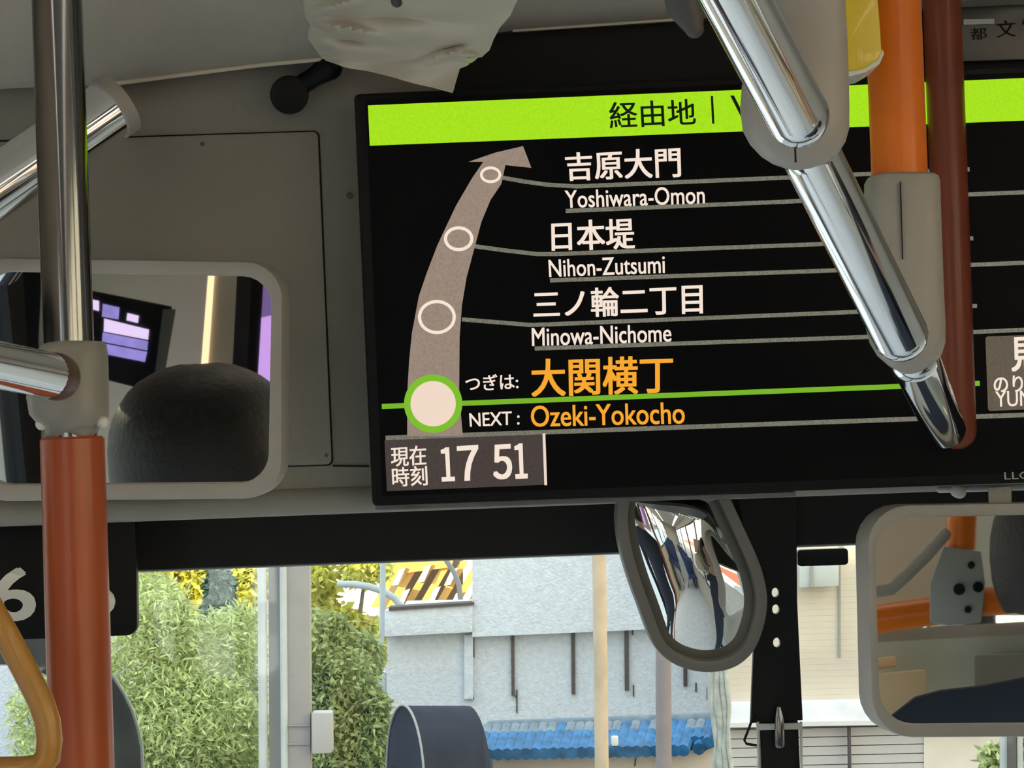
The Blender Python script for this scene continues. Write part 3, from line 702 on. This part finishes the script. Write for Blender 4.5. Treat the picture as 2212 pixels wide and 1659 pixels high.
# right mirror: orange rails and their bracket, beige walls, a passenger
rf = thing('rail_bracket', 'grey four-bolt bracket joining orange rails, seen in the cabin mirror', 'bracket', V2(2075, 1350, 3.0))
bm = bmesh.new(); f0 = [(2038, 1180), (2120, 1190), (2128, 1260), (2120, 1345), (2048, 1352), (2008, 1345), (2008, 1260)]
prism(bm, [V2(x, y, 2.96) for x, y in f0], V2(2075, 1300, 3.01)-V2(2075, 1300, 2.96)); obj('bracket_body', bm, mat('bracket_grey', (.38, .38, .36), rough=.5), rf, bevel=.003)
for (x, y, r) in ((2098, 1221, 8), (2072, 1273, 13), (2113, 1268, 12), (2091, 1317, 8)):
    bm = bmesh.new(); prism(bm, [V2(*p, 2.955) for p in arc_pts(x, y, r, r, 0, 330, 12)], V2(x, y, 2.957)-V2(x, y, 2.952)); obj('bolt', bm, M_black, rf)
tube('upright_tube', [V2(2080, 1060, 2.985), V2(2075, 1190, 2.985)], .0185, M_orange2, rf, seg=24, dome=False)
tube('level_tube', [V2(1850, 1345, 2.985), V2(2040, 1316, 2.985)], .0178, M_orange2, rf, seg=24, dome=False)
tube('level_tube', [V2(2110, 1302, 2.985), V2(2230, 1290, 2.985)], .0178, M_orange2, rf, seg=24, dome=False)
tube('grey_hose', [V2(1850, 1285, 2.95), V2(1925, 1272, 2.95), V2(1960, 1240, 2.95), V2(2000, 1200, 2.95), V2(2040, 1155, 2.95)], .008, M_grey, rf, seg=14)
wp = thing('wall_lining', 'beige lining panels with a grey sill, seen in the cabin mirror', 'panel', V2(2100, 1500, 3.3))
vbox('beige_panel', V2, [(1700, 1000), (2110, 1000), (2110, 1330), (1700, 1345)], 3.30, .02, mat('beige_lining', (.72, .60, .48), rough=.6), wp)
vbox('pale_panel', V2, [(2110, 1000), (2600, 1000), (2600, 1330), (2110, 1330)], 3.30, .02, mat('pale_lining', (.75, .75, .68), rough=.6), wp)
vbox('grey_sill', V2, [(1700, 1372), (2600, 1320), (2600, 1350), (1700, 1398)], 3.18, .1, M_grey, wp)
vbox('lower_panel', V2, [(1700, 1395), (2600, 1345), (2600, 1700), (1700, 1700)], 3.22, .02, mat('green_grey_lining', (.65, .66, .56), rough=.6), wp)
vbox('upholstered_step', V2, [(1850, 1460), (2000, 1445), (2005, 1540), (1850, 1580)], 3.05, .1, mat('tan_vinyl', (.80, .60, .36), rough=.5), wp, bevel=.006)
vbox('upholstered_step', V2, [(1850, 1430), (1935, 1415), (1940, 1440), (1850, 1452)], 3.08, .1, MATS['tan_vinyl'], wp, bevel=.006)
vbox('storage_box', V2, [(2105, 1415), (2600, 1395), (2600, 1560), (2105, 1560)], 3.10, .08, M_panel, wp, bevel=.004)
person('person', 'person with dark hair and navy top beside the orange rails, seen in the cabin mirror', V2(2372, 1225, 2.75), PL2.mirror(CAM+Vector((.6, -.5, 0)))-PL2.mirror(CAM), M_navy)
bm = bmesh.new()
pts = [(1905, 1562), (1930, 1540), (1975, 1505), (2030, 1490), (2120, 1480), (2250, 1455), (2400, 1440), (2400, 1640), (1905, 1640)]
prism(bm, [V2(x, y, 2.36) for x, y in pts], V2(2100, 1500, 2.40)-V2(2100, 1500, 2.36)); cap = obj('folded_jacket', bm, mat('dark_navy_cloth', (.010, .017, .035), rough=.8), bevel=.008)
tag(cap, 'dark navy folded jacket held low, seen along the cabin mirror bottom', 'jacket')

# seats behind the camera, seen only in curved reflections
seats = []
def seat(x, y):
    t = thing('bus_seat', 'blue moquette bus seat behind the viewpoint', 'seat', (x, y, 0), 'rows of blue seats behind the viewpoint')
    bm = bmesh.new(); box(bm, x-.42, x+.42, y-.22, y+.22, .42, .50); obj('cushion', bm, M_seat, t, bevel=.02)
    bm = bmesh.new(); box(bm, x-.42, x+.42, y-.27, y-.20, .45, 1.1); obj('backrest', bm, M_seat, t, bevel=.02)
    for s in (-.3, .3): bm = bmesh.new(); box(bm, x+s-.02, x+s+.02, y-.2, y+.2, 0, .42); obj('leg', bm, M_greyd, t)
    return t
for y, w1 in ((-1.2, 'first'), (-2.1, 'second'), (-3.0, 'third'), (-3.9, 'fourth')):
    for x, w2 in ((XL+.45, 'door'), (XR-.45, 'driver')):
        seat(x, y)['label'] = 'blue moquette bus seat in the %s row on the %s side behind the viewpoint' % (w1, w2)
cl = thing('ceiling_lamp', 'long warm white ceiling lamp in the bus roof behind the viewpoint', 'lamp', (.15, -2.5, ZC-.02))
for x in (XL+.42, XR-.42):
    bm = bmesh.new(); box(bm, x-.05, x+.05, -5.5, 1.15, ZC-.025, ZC); obj('diffuser', bm, emit('lamp_diffuser', (1.0, .86, .70, 1), 3.6), cl)

dl = thing('added_fill_lamp', 'round fill lamp added in the roof to brighten the cabin mirror panels, out of view', 'lamp', (1.0, 1.45, ZC-.02))  # added fill lamp, brightens the lining panels seen in the cabin mirror
bm = bmesh.new(); bmesh.ops.create_cone(bm, cap_ends=True, segments=28, radius1=.055, radius2=.055, depth=.006, matrix=Matrix.Translation((1.0, 1.45, ZC-.021))); obj('lens', bm, emit('lens_glow', (1.0, .93, .82, 1), 75), dl)
bm = bmesh.new(); sweep(bm, [(1.0+.062*math.cos(2*PI*i/28), 1.45+.062*math.sin(2*PI*i/28), ZC-.014) for i in range(28)], .010, 8, closed=True); obj('bezel', bm, M_grey, dl, smooth=True)

# ------------------------------------------------------------------ outdoors
GZ = -.80
M_road = mat('asphalt', (.20, .20, .20), rough=.9, noise=.1, nscale=3)
M_plaster = mat('white_plaster', (.63, .66, .69), rough=.8, noise=.09, nscale=28, bump=.5, bscale=50)
M_cream = mat('cream_siding', (.56, .49, .39), rough=.7, noise=.08, nscale=3)
M_tile = mat('blue_tile', (.022, .12, .26), spec=.25, rough=.6, noise=.45, nscale=14)
M_tileg = mat('grey_tile', (.10, .14, .17), rough=.5, noise=.3, nscale=14)
M_slit = mat('dark_slot_wood', (.07, .055, .05), rough=.8, noise=.2, nscale=30)
M_post = mat('weathered_post', (.27, .255, .235), rough=.6, noise=.06, nscale=6)
M_postl = mat('pale_post', (.44, .46, .44), rough=.5, noise=.08, nscale=10)
def leafmat(n, c, tr=.35, isl=.45): return mat(n, c, rough=.6, island=isl, trans=tr)
M_leaf = leafmat('willow_leaf', (.56, .62, .28), .42)
M_leaf2 = leafmat('dark_shrub_leaf', (.34, .40, .16), .4)  # leaf colour of the darker green shrub
M_leafy = leafmat('golden_leaf', (.62, .60, .12))
M_bark = mat('bark', (.16, .12, .09), rough=.9, noise=.3, nscale=20)
bm = bmesh.new(); box(bm, -60, 60, -40, 90, GZ-.2, GZ); struct('floor_street', obj('floor_street', bm, M_road))

def pbox(name, c, Y, th, m, parent=None, bevel=0):     # quadrilateral front face given by its corners at depth Y
    bm = bmesh.new(); f = [at(x, y, Y) for x, y in c]; hexa(bm, f+[p+Vector((0, th, 0)) for p in f]); return obj(name, bm, m, parent, bevel=bevel)

# white plaster storehouse
BY = 16.0
sh = thing('white_storehouse', 'white plastered storehouse wall with dark vertical slots seen through the windscreen', 'building', at(1200, 1700, BY))
pbox('upper_wall', [(1020, 1000), (1585, 980), (1585, 1352), (1020, 1376)], BY-.12, 3, M_plaster, sh)
pbox('lower_wall', [(836, 1360), (1585, 1345), (1585, 1900), (836, 1900)], BY, 3, M_plaster, sh)
pbox('parapet_block', [(831, 1318), (1021, 1306), (1021, 1366), (831, 1376)], BY-.16, .17, M_plaster, sh, bevel=.01)
pbox('coping', [(840, 1312), (1024, 1301), (1024, 1307), (840, 1319)], BY-.18, .2, M_slit, sh)
pbox('corner_strip', [(1003, 1372), (1022, 1370), (1022, 1510), (1003, 1510)], BY-.05, .06, M_plaster, sh)
for (x0, x1, y0, y1) in ((1003, 1008, 1374, 1506), (1021, 1024, 1305, 1420), (1104, 1111, 1368, 1503), (1234, 1242, 1365, 1500), (1349, 1358, 1352, 1492), (1476, 1484, 1340, 1483)):
    pbox('slot', [(x0, y0), (x1, y0), (x1+1, y1), (x0+1, y1)], BY-.03, .04, M_slit, sh)
for (x0, x1, y) in ((1003, 1022, 1372), (1004, 1024, 1507), (1112, 1118, 1503)): pbox('slot', [(x0, y), (x1, y), (x1, y+3), (x0, y+3)], BY-.04, .04, M_slit, sh)
for (x, y0, y1) in ((1115, 1490, 1540), (1365, 1352, 1372), (1367, 1480, 1505), (1502, 1475, 1495), (1533, 1460, 1478), (1527, 1485, 1512)): pbox('crack', [(x, y0), (x+3, y0), (x+3, y1), (x, y1)], BY-.012, .015, M_slit, sh)

# blue tiled garden wall
WY = 12.0
gw = thing('tiled_garden_wall', 'low cream garden wall with blue and grey roof tiles before the storehouse', 'wall', at(1300, 1700, WY))
pbox('wall_body', [(1050, 1632), (1512, 1620), (1512, 1900), (1050, 1900)], WY+.05, .25, M_cream, gw)
pbox('wall_body', [(1512, 1632), (1562, 1590), (1562, 1900), (1512, 1900)], WY+.05, .25, M_cream, gw)
ntile = 26
tileme = None
for i in range(ntile):
    x = 1045 + (1545-1045)*i/(ntile-1); yb = 1628 - (x-1045)*.022; yt = 1573-(x-1045)*.022
    for row in range(3):
        ya = yt + (yb-yt)*row/3; yc = yt + (yb-yt)*(row+1)/3+3
        sh_ = (row-1)*(-6)
        A = at(x+sh_+4, ya, WY+.22-.11*row); B = at(x+sh_-3, yc, WY+.11-.11*row)
        if x > 1500 and row == 2: B = at(x+4, yc-(x-1500)*.6, WY-.05); A = at(x+8, ya-(x-1500)*.3, WY+.05)
        bm = bmesh.new(); sweep(bm, [A, (A+B)/2, B], [.030, .031, .033], 8, dome=False)
        obj('tile', bm, M_tile if (row or random.random() < .25) else M_tileg, gw, smooth=True)
pbox('tile_bed', [(1060, 1578), (1555, 1560), (1545, 1612), (1040, 1628)], WY+.24, .03, M_tileg, gw)
tube('ridge_tile', [at(1062, 1571, WY+.3), at(1556, 1553, WY+.3)], .035, M_tileg, gw, seg=12)
pbox('disc_end', [(1320, 1590), (1336, 1590), (1336, 1612), (1320, 1612)], WY-.12, .03, M_white, gw, bevel=.01)
pbox('crack', [(1374, 1622), (1377, 1622), (1373, 1655), (1370, 1655)], WY+.045, .01, M_slit, gw)

# poles in the street
def cyl_pole(name, label, x0, x1, Y, py0, m, lean=10, cat='pole'):
    r = (x1-x0)/2*Y/F; xc = (x0+x1)/2
    o = tube(name, [at(xc-lean*.6, py0, Y), at(xc+lean*.4, 1659, Y), at(xc+lean*1.6, 2400, Y)], r, m, dome=False, seg=20)
    bottom = GZ
    return tag(o, label, cat)
cyl_pole('utility_pole', 'pale tan utility pole in front of the white storehouse', 1281, 1311, 10.5, 900, mat('tan_pole', (.50, .39, .26), rough=.7, noise=.15, nscale=8))
cyl_pole('street_pole', 'grey steel street pole under the oval mirror', 1416, 1450, 9.5, 900, mat('mauve_grey_pole', (.21, .18, .175), rough=.6, noise=.08, nscale=10), lean=2)
gp = thing('signal_post', 'tall pale double steel post with a small grey box left of the storehouse', 'post', at(615, 1659, 9.0))
pbox('web', [(578, 900), (608, 900), (612, 2300), (585, 2300)], 9.05, .05, M_post, gp)
tube('edge_tube', [at(564, 900, 9.0), at(573, 2300, 9.0)], .017, M_postl, gp, seg=14)
tube('edge_tube', [at(610, 900, 9.0), at(619, 2300, 9.0)], .014, M_postl, gp, seg=14)
pbox('face_plate', [(617, 900), (667, 900), (674, 2300), (624, 2300)], 9.0, .08, mat('post_face', (.27, .25, .225), rough=.6, noise=.06, nscale=12), gp, bevel=.004)
for y in (1566, 1606): pbox('strap_band', [(620, y), (668, y), (668, y+3), (620, y+3)], 8.99, .01, M_post, gp)
pbox('junction_box', [(673, 1540), (716, 1540), (717, 1627), (674, 1629)], 8.95, .1, mat('box_grey', (.36, .34, .31), rough=.5), gp, bevel=.006)

# dark vaulted awning
aw = thing('vaulted_awning', 'dark blue grey rounded awning in front of the white storehouse', 'awning', at(950, 1659, 11.0))
bm = bmesh.new(); n = 18; ax0 = []; ax1 = []; M_aw = mat('dark_tarp', (.024, .028, .040), spec=.12, rough=.85, noise=.15, nscale=5)
for i in range(n+1):
    a = PI*i/n; px_ = -math.cos(a); pz = math.sin(a)
    ax0.append(at(875+px_*48, 1680-pz*155, 11.0) + Vector((0, -px_*.35, 0)))
    ax1.append(at(1015+px_*48, 1680-pz*155, 11.6) + Vector((0, -px_*.35, 0)))
A = [bm.verts.new(p) for p in ax0]; B = [bm.verts.new(p) for p in ax1]
for i in range(n): bm.faces.new((A[i], A[i+1], B[i+1], B[i]))
bm.faces.new(A); bm.faces.new(B[::-1]); obj('canvas', bm, M_aw, aw, smooth=True)
bm = bmesh.new(); prism(bm, [at(838, 1672, 11.0), at(1062, 1668, 11.3), at(1062, 2100, 11.3), at(838, 2100, 11.0)], Vector((0, .5, 0))); obj('base', bm, M_aw, aw)
bm = bmesh.new(); sweep(bm, [p+Vector((0, -.012, .004)) for p in ax0], .006, 6); obj('seam_piping', bm, M_post, aw, smooth=True)

# cream clad building at the right
CY = 14.0
cb = thing('cream_clad_house', 'cream clapboard house with white ledge and grey shutter seen right of the bracket', 'building', at(1900, 1659, CY))
pbox('wall_core', [(1568, 900), (2700, 860), (2700, 2300), (1572, 2300)], CY+.05, 1.4, M_cream, cb)
bh = 13.2; y = 1100
bo = None
while y < 1505:
    pbox('clapboard', [(1568, y+11), (2500, y-14), (2500, y-14+bh-.15), (1568, y+11+bh-.15)], CY, .05, M_cream, cb); y += bh
pbox('ledge', [(1566, 1520), (2500, 1500), (2500, 1552), (1566, 1568)], CY-.10, .2, mat('ledge_white', (.74, .75, .76), rough=.6, noise=.1, nscale=8), cb, bevel=.01)
pbox('sill_line', [(1566, 1562), (2500, 1547), (2500, 1556), (1566, 1572)], CY-.13, .2, M_white, cb)
y = 1578
M_shut = mat('shutter_grey', (.50, .48, .45), rough=.5, noise=.05, nscale=4)
while y < 1720:
    pbox('shutter_slat', [(1566, y), (1996, y-10), (1996, y+8), (1566, y+18)], CY-.02, .05, M_shut, cb); y += 20
pbox('downpipe', [(1832, 1572), (1838, 1572), (1840, 1720), (1834, 1720)], CY-.1, .04, M_slit, cb)
pbox('corner_board', [(1811, 1100), (1816, 1100), (1816, 1420), (1811, 1420)], CY-.015, .02, M_post, cb)
pbox('plaster_bay', [(1996, 1585), (2175, 1580), (2175, 1760), (1996, 1760)], CY-.03, .1, mat('bay_cream', (.66, .60, .50), rough=.7, noise=.06, nscale=6), cb)
aw2 = thing('vent_box', 'pale square vent box on the cream house beside the bracket post', 'vent', at(1770, 1260, CY-.05))
pbox('vent_frame', [(1727, 1224), (1812, 1220), (1812, 1266), (1727, 1270)], CY-.14, .1, M_postl, aw2, bevel=.005)
pbox('vent_mullion', [(1751, 1222), (1757, 1222), (1757, 1268), (1751, 1268)], CY-.16, .02, M_post, aw2)
pt = thing('gate_post', 'dark gate post between pale strips below the cabin mirror', 'post', at(2188, 1659, 10))
pbox('post_core', [(2177, 1400), (2195, 1400), (2198, 2300), (2180, 2300)], 10, .06, M_greyd, pt)
for x in (2163, 2197): pbox('pale_strip', [(x, 1400), (x+12, 1400), (x+14, 2300), (x+2, 2300)], 10.02, .04, M_postl, pt)

# gnarled pale trunk at the storehouse corner
tt = thing('pale_trunk', 'twisted pale vine trunk at the storehouse corner', 'trunk', at(1560, 1659, 11.5))
for k, (dx, w) in enumerate(((0, .016), (11, .020), (22, .014), (30, .010))):
    tube('stem', [at(1538+dx+3*math.sin(k+j*1.7)+j*1.6, 1400+j*42, 11.5-.02*k) for j in range(13)], [w*(1+.25*math.sin(j*2.1+k)) for j in range(13)], mat('pale_bark', (.40, .40, .34), rough=.8, noise=.25, nscale=20) if k == 0 else MATS['pale_bark'], tt, seg=10)

# foliage
def leaves(bm, c, rad, n, ln, wd_, droop=.5):
    for _ in range(n):
        while True:
            p = Vector((random.uniform(-1, 1), random.uniform(-1, 1), random.uniform(-1, 1)))
            if .25 < p.length < 1: break
        q = Vector(c) + Vector((p.x*rad[0], p.y*rad[1], p.z*rad[2]))
        d = Vector((random.gauss(0, 1), random.gauss(0, 1), random.gauss(-droop, .8))).normalized()
        s = d.cross(Vector((random.gauss(0, 1), random.gauss(0, 1), random.gauss(0, 1)))).normalized()
        L = ln*random.uniform(.6, 1.3); w = wd_*random.uniform(.7, 1.2)
        vs = [bm.verts.new(x) for x in (q, q+d*L*.5+s*w, q+d*L, q+d*L*.5-s*w)]
        bm.faces.new(vs)
def shrub(name, label, blobs, m, n, ln, wd_, base, Y, cat='tree', group=None):
    t = thing(name, label, cat, base, group)
    bm = bmesh.new(); tot = sum(b[2]*b[3] for b in blobs)
    for (px, py, rx, ry, dy) in blobs:
        c = at(px, py, Y+dy); k = (Y+dy)/F
        leaves(bm, c, (rx*k, max(rx, ry)*k*.8, ry*k), int(n*rx*ry/tot), ln, wd_)
    me = bpy.data.meshes.new('foliage'); bm.to_mesh(me); bm.free(); o = link_mesh('foliage', me, m, t); o['kind'] = 'stuff'
    b0 = Vector(base); bm = bmesh.new()
    for (px, py, rx, ry, dy) in blobs[:6]:
        c = at(px, py, Y+dy); sweep(bm, [b0, b0.lerp(c, .5)+Vector((.05, 0, .1)), c], [.05, .03, .012], 7)
    obj('trunk', bm, M_bark, t, smooth=True)
    return t
def gz(px, Y): p = at(px, 1659, Y); return (p.x, p.y, GZ)
shrub('willow_tree', 'feathery light green tree filling the windscreen left of the pale post',
      [(330, 1420, 130, 150, 0), (460, 1450, 120, 140, .2), (400, 1560, 170, 120, -.2), (260, 1600, 100, 130, 0), (500, 1600, 90, 120, 0), (330, 1330, 90, 90, .2), (400, 1700, 180, 120, 0), (520, 1370, 60, 80, .4), (90, 1560, 70, 130, .3), (160, 1480, 90, 110, .5), (300, 1280, 80, 70, .4)],
      M_leaf, 34000, .062, .0075, gz(380, 14), 14)
shrub('dark_shrub', 'darker green bushy shrub between the pale post and the storehouse',
      [(740, 1500, 80, 110, 0), (770, 1600, 85, 100, 0), (720, 1400, 60, 80, .2), (790, 1420, 40, 60, .3), (740, 1680, 110, 90, 0), (680, 1420, 40, 110, .1), (800, 1540, 45, 60, 0)],
      M_leaf2, 20000, .052, .010, gz(740, 13.6), 13.6)
shrub('golden_tree', 'golden sunlit tree top glowing behind the willow tree',
      [(440, 1230, 60, 60, 0), (530, 1260, 50, 60, 0), (380, 1210, 60, 50, 0), (480, 1320, 70, 50, 0), (330, 1250, 70, 60, .5), (420, 1300, 60, 60, 1)], M_leafy, 5200, .12, .035, gz(450, 24), 24)
shrub('golden_tree', 'orange yellow sunlit tree behind the pale arched pipe',
      [(690, 1250, 40, 60, 0), (790, 1230, 60, 30, 0), (820, 1380, 50, 50, 0), (740, 1360, 60, 50, 0), (700, 1340, 50, 60, 0)], M_leafy, 2600, .12, .035, gz(740, 25), 25)
shrub('corner_shrub', 'small bright green shrub by the gate post', [(2150, 1650, 28, 45, 0), (2205, 1620, 12, 60, 0)], M_leaf, 1800, .05, .012, gz(2150, 10.3), 10.3, cat='shrub')
shrub('conifer', 'blue green conifer in the willow crown under the golden leaves', [(475, 1270, 26, 45, 0), (470, 1330, 36, 40, 0)], mat('conifer_leaf', (.12, .20, .14), rough=.7, island=.4), 2600, .06, .02, gz(475, 15.5), 15.5)
# far sunlit things
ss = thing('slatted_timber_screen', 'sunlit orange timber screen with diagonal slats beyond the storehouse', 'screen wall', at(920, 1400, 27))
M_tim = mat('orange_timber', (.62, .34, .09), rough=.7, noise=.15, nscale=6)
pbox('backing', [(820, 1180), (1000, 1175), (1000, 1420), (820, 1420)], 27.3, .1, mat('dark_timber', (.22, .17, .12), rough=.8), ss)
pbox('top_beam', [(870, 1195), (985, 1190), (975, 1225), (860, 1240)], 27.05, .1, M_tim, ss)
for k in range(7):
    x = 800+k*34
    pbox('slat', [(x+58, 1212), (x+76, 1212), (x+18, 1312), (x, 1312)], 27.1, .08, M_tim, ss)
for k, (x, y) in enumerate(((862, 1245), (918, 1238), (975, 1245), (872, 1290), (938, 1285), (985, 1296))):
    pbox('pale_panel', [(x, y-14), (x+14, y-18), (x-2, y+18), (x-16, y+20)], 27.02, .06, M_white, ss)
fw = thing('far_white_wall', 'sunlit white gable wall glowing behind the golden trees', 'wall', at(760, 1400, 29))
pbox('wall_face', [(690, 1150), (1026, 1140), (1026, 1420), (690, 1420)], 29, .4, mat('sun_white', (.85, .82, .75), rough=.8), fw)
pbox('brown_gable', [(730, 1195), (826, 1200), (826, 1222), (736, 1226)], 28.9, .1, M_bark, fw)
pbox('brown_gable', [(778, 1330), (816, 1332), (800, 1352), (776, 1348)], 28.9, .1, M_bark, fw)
bw = thing('back_wall', 'pale blue block wall low between the shrub and storehouse', 'wall', at(790, 1430, 17))
for (x0, x1) in ((742, 765), (767, 788), (792, 832)): pbox('block', [(x0, 1450), (x1, 1454), (x1, 1500), (x0, 1500)], 17, .2, M_plaster, bw, bevel=.01)
ap = tube('arched_pipe', [at(x, y, 20) for x, y in [(735, 1262), (765, 1262), (800, 1268), (830, 1278), (852, 1292), (868, 1312), (872, 1330)]] + [(at(872, 1330, 20).x, 20, GZ)], .03, M_postl, seg=10); tag(ap, 'pale arched pipe curving over the dark shrub', 'pipe')
ap = tube('lamp_arm', [at(x, y, 20.5) for x, y in [(945, 1160), (965, 1212), (982, 1238), (992, 1265), (996, 1320)]] + [(at(996, 1320, 20.5).x, 20.5, GZ)], .022, M_post, seg=10); tag(ap, 'thin grey curved arm before the orange timber screen', 'pipe')
ap = tube('slim_post', [at(828, 1150, 19.5), at(826, 1330, 19.5), at(820, 1480, 19.5), (at(812, 1700, 19.5).x, 19.5, GZ)], .025, M_postl, seg=10); tag(ap, 'slim pale post at the left end of the parapet block', 'post')

# white house edge at far left and curved mirror arm outside
pw = pbox('white_house_edge', [(-200, 1350), (16, 1350), (20, 1900), (-200, 1900)], 15.5, 2, M_plaster); tag(pw, 'white house corner seen inside the amber strap grip', 'building')
ma = thing('mirror_arm', 'dark curved exterior mirror arm behind the left orange pole', 'mirror arm', at(150, 1500, 2.7))
bm = bmesh.new()
po = arc_pts(20, 1650, 288, 300, -100, 125, 30); pi_ = arc_pts(0, 1672, 232, 235, -100, 125, 30)
vs = []
for Yd in (2.62, 2.70):
    vs.append(([bm.verts.new(at(*p, Yd)) for p in po], [bm.verts.new(at(*p, Yd)) for p in pi_]))
for i in range(29):
    (o0, i0), (o1, i1) = vs
    bm.faces.new((o0[i], o0[i+1], i0[i+1], i0[i])); bm.faces.new((o1[i+1], o1[i], i1[i], i1[i+1])); bm.faces.new((o0[i+1], o0[i], o1[i], o1[i+1])); bm.faces.new((i0[i], i0[i+1], i1[i+1], i1[i]))
obj('arm_shell', bm, mat('arm_dark', (.10, .095, .10), rough=.3, noise=.3, nscale=12), ma, bevel=.006)
tube('arm_bracket', [at(*po[-2], 2.66), at(60, 2500, 2.55), at(200, 3200, 2.40)], .016, M_black, ma)
tube('arm_edge', [at(*p, 2.62) for p in po], .0018, M_postl, ma, seg=8)

# buildings beside the street (out of frame: they shade the road and show in chrome and mirrors)
def block(name, label, x0, x1, y0, y1, z1, m, band=None):
    t = thing(name, label, 'building', ((x0+x1)/2, (y0+y1)/2, GZ))
    bm = bmesh.new(); box(bm, x0, x1, y0, y1, GZ, z1); obj('wall', bm, m, t)
    return t
bm = bmesh.new(); box(bm, -9, -1.35, -30, 8, GZ, GZ+.15); struct('floor_sidewalk', obj('floor_sidewalk', bm, mat('pale_paving', (.55, .54, .52), rough=.9, noise=.08, nscale=3)))
M_off = mat('offwhite_wall', (.72, .71, .68), rough=.8)
block('left_block', 'long low off-white block along the street beyond the left windows', -16, -14, -30, 13, 5.6, M_off)
rb = block('right_block', 'long white apartment block with a red band beyond the right windows', 9, 20, -30, 12, 10, M_off)
bm = bmesh.new(); box(bm, 8.95, 9, -30, 12, .6, 1.6); obj('red_band', bm, mat('red_band', (.45, .10, .09), rough=.6), rb)
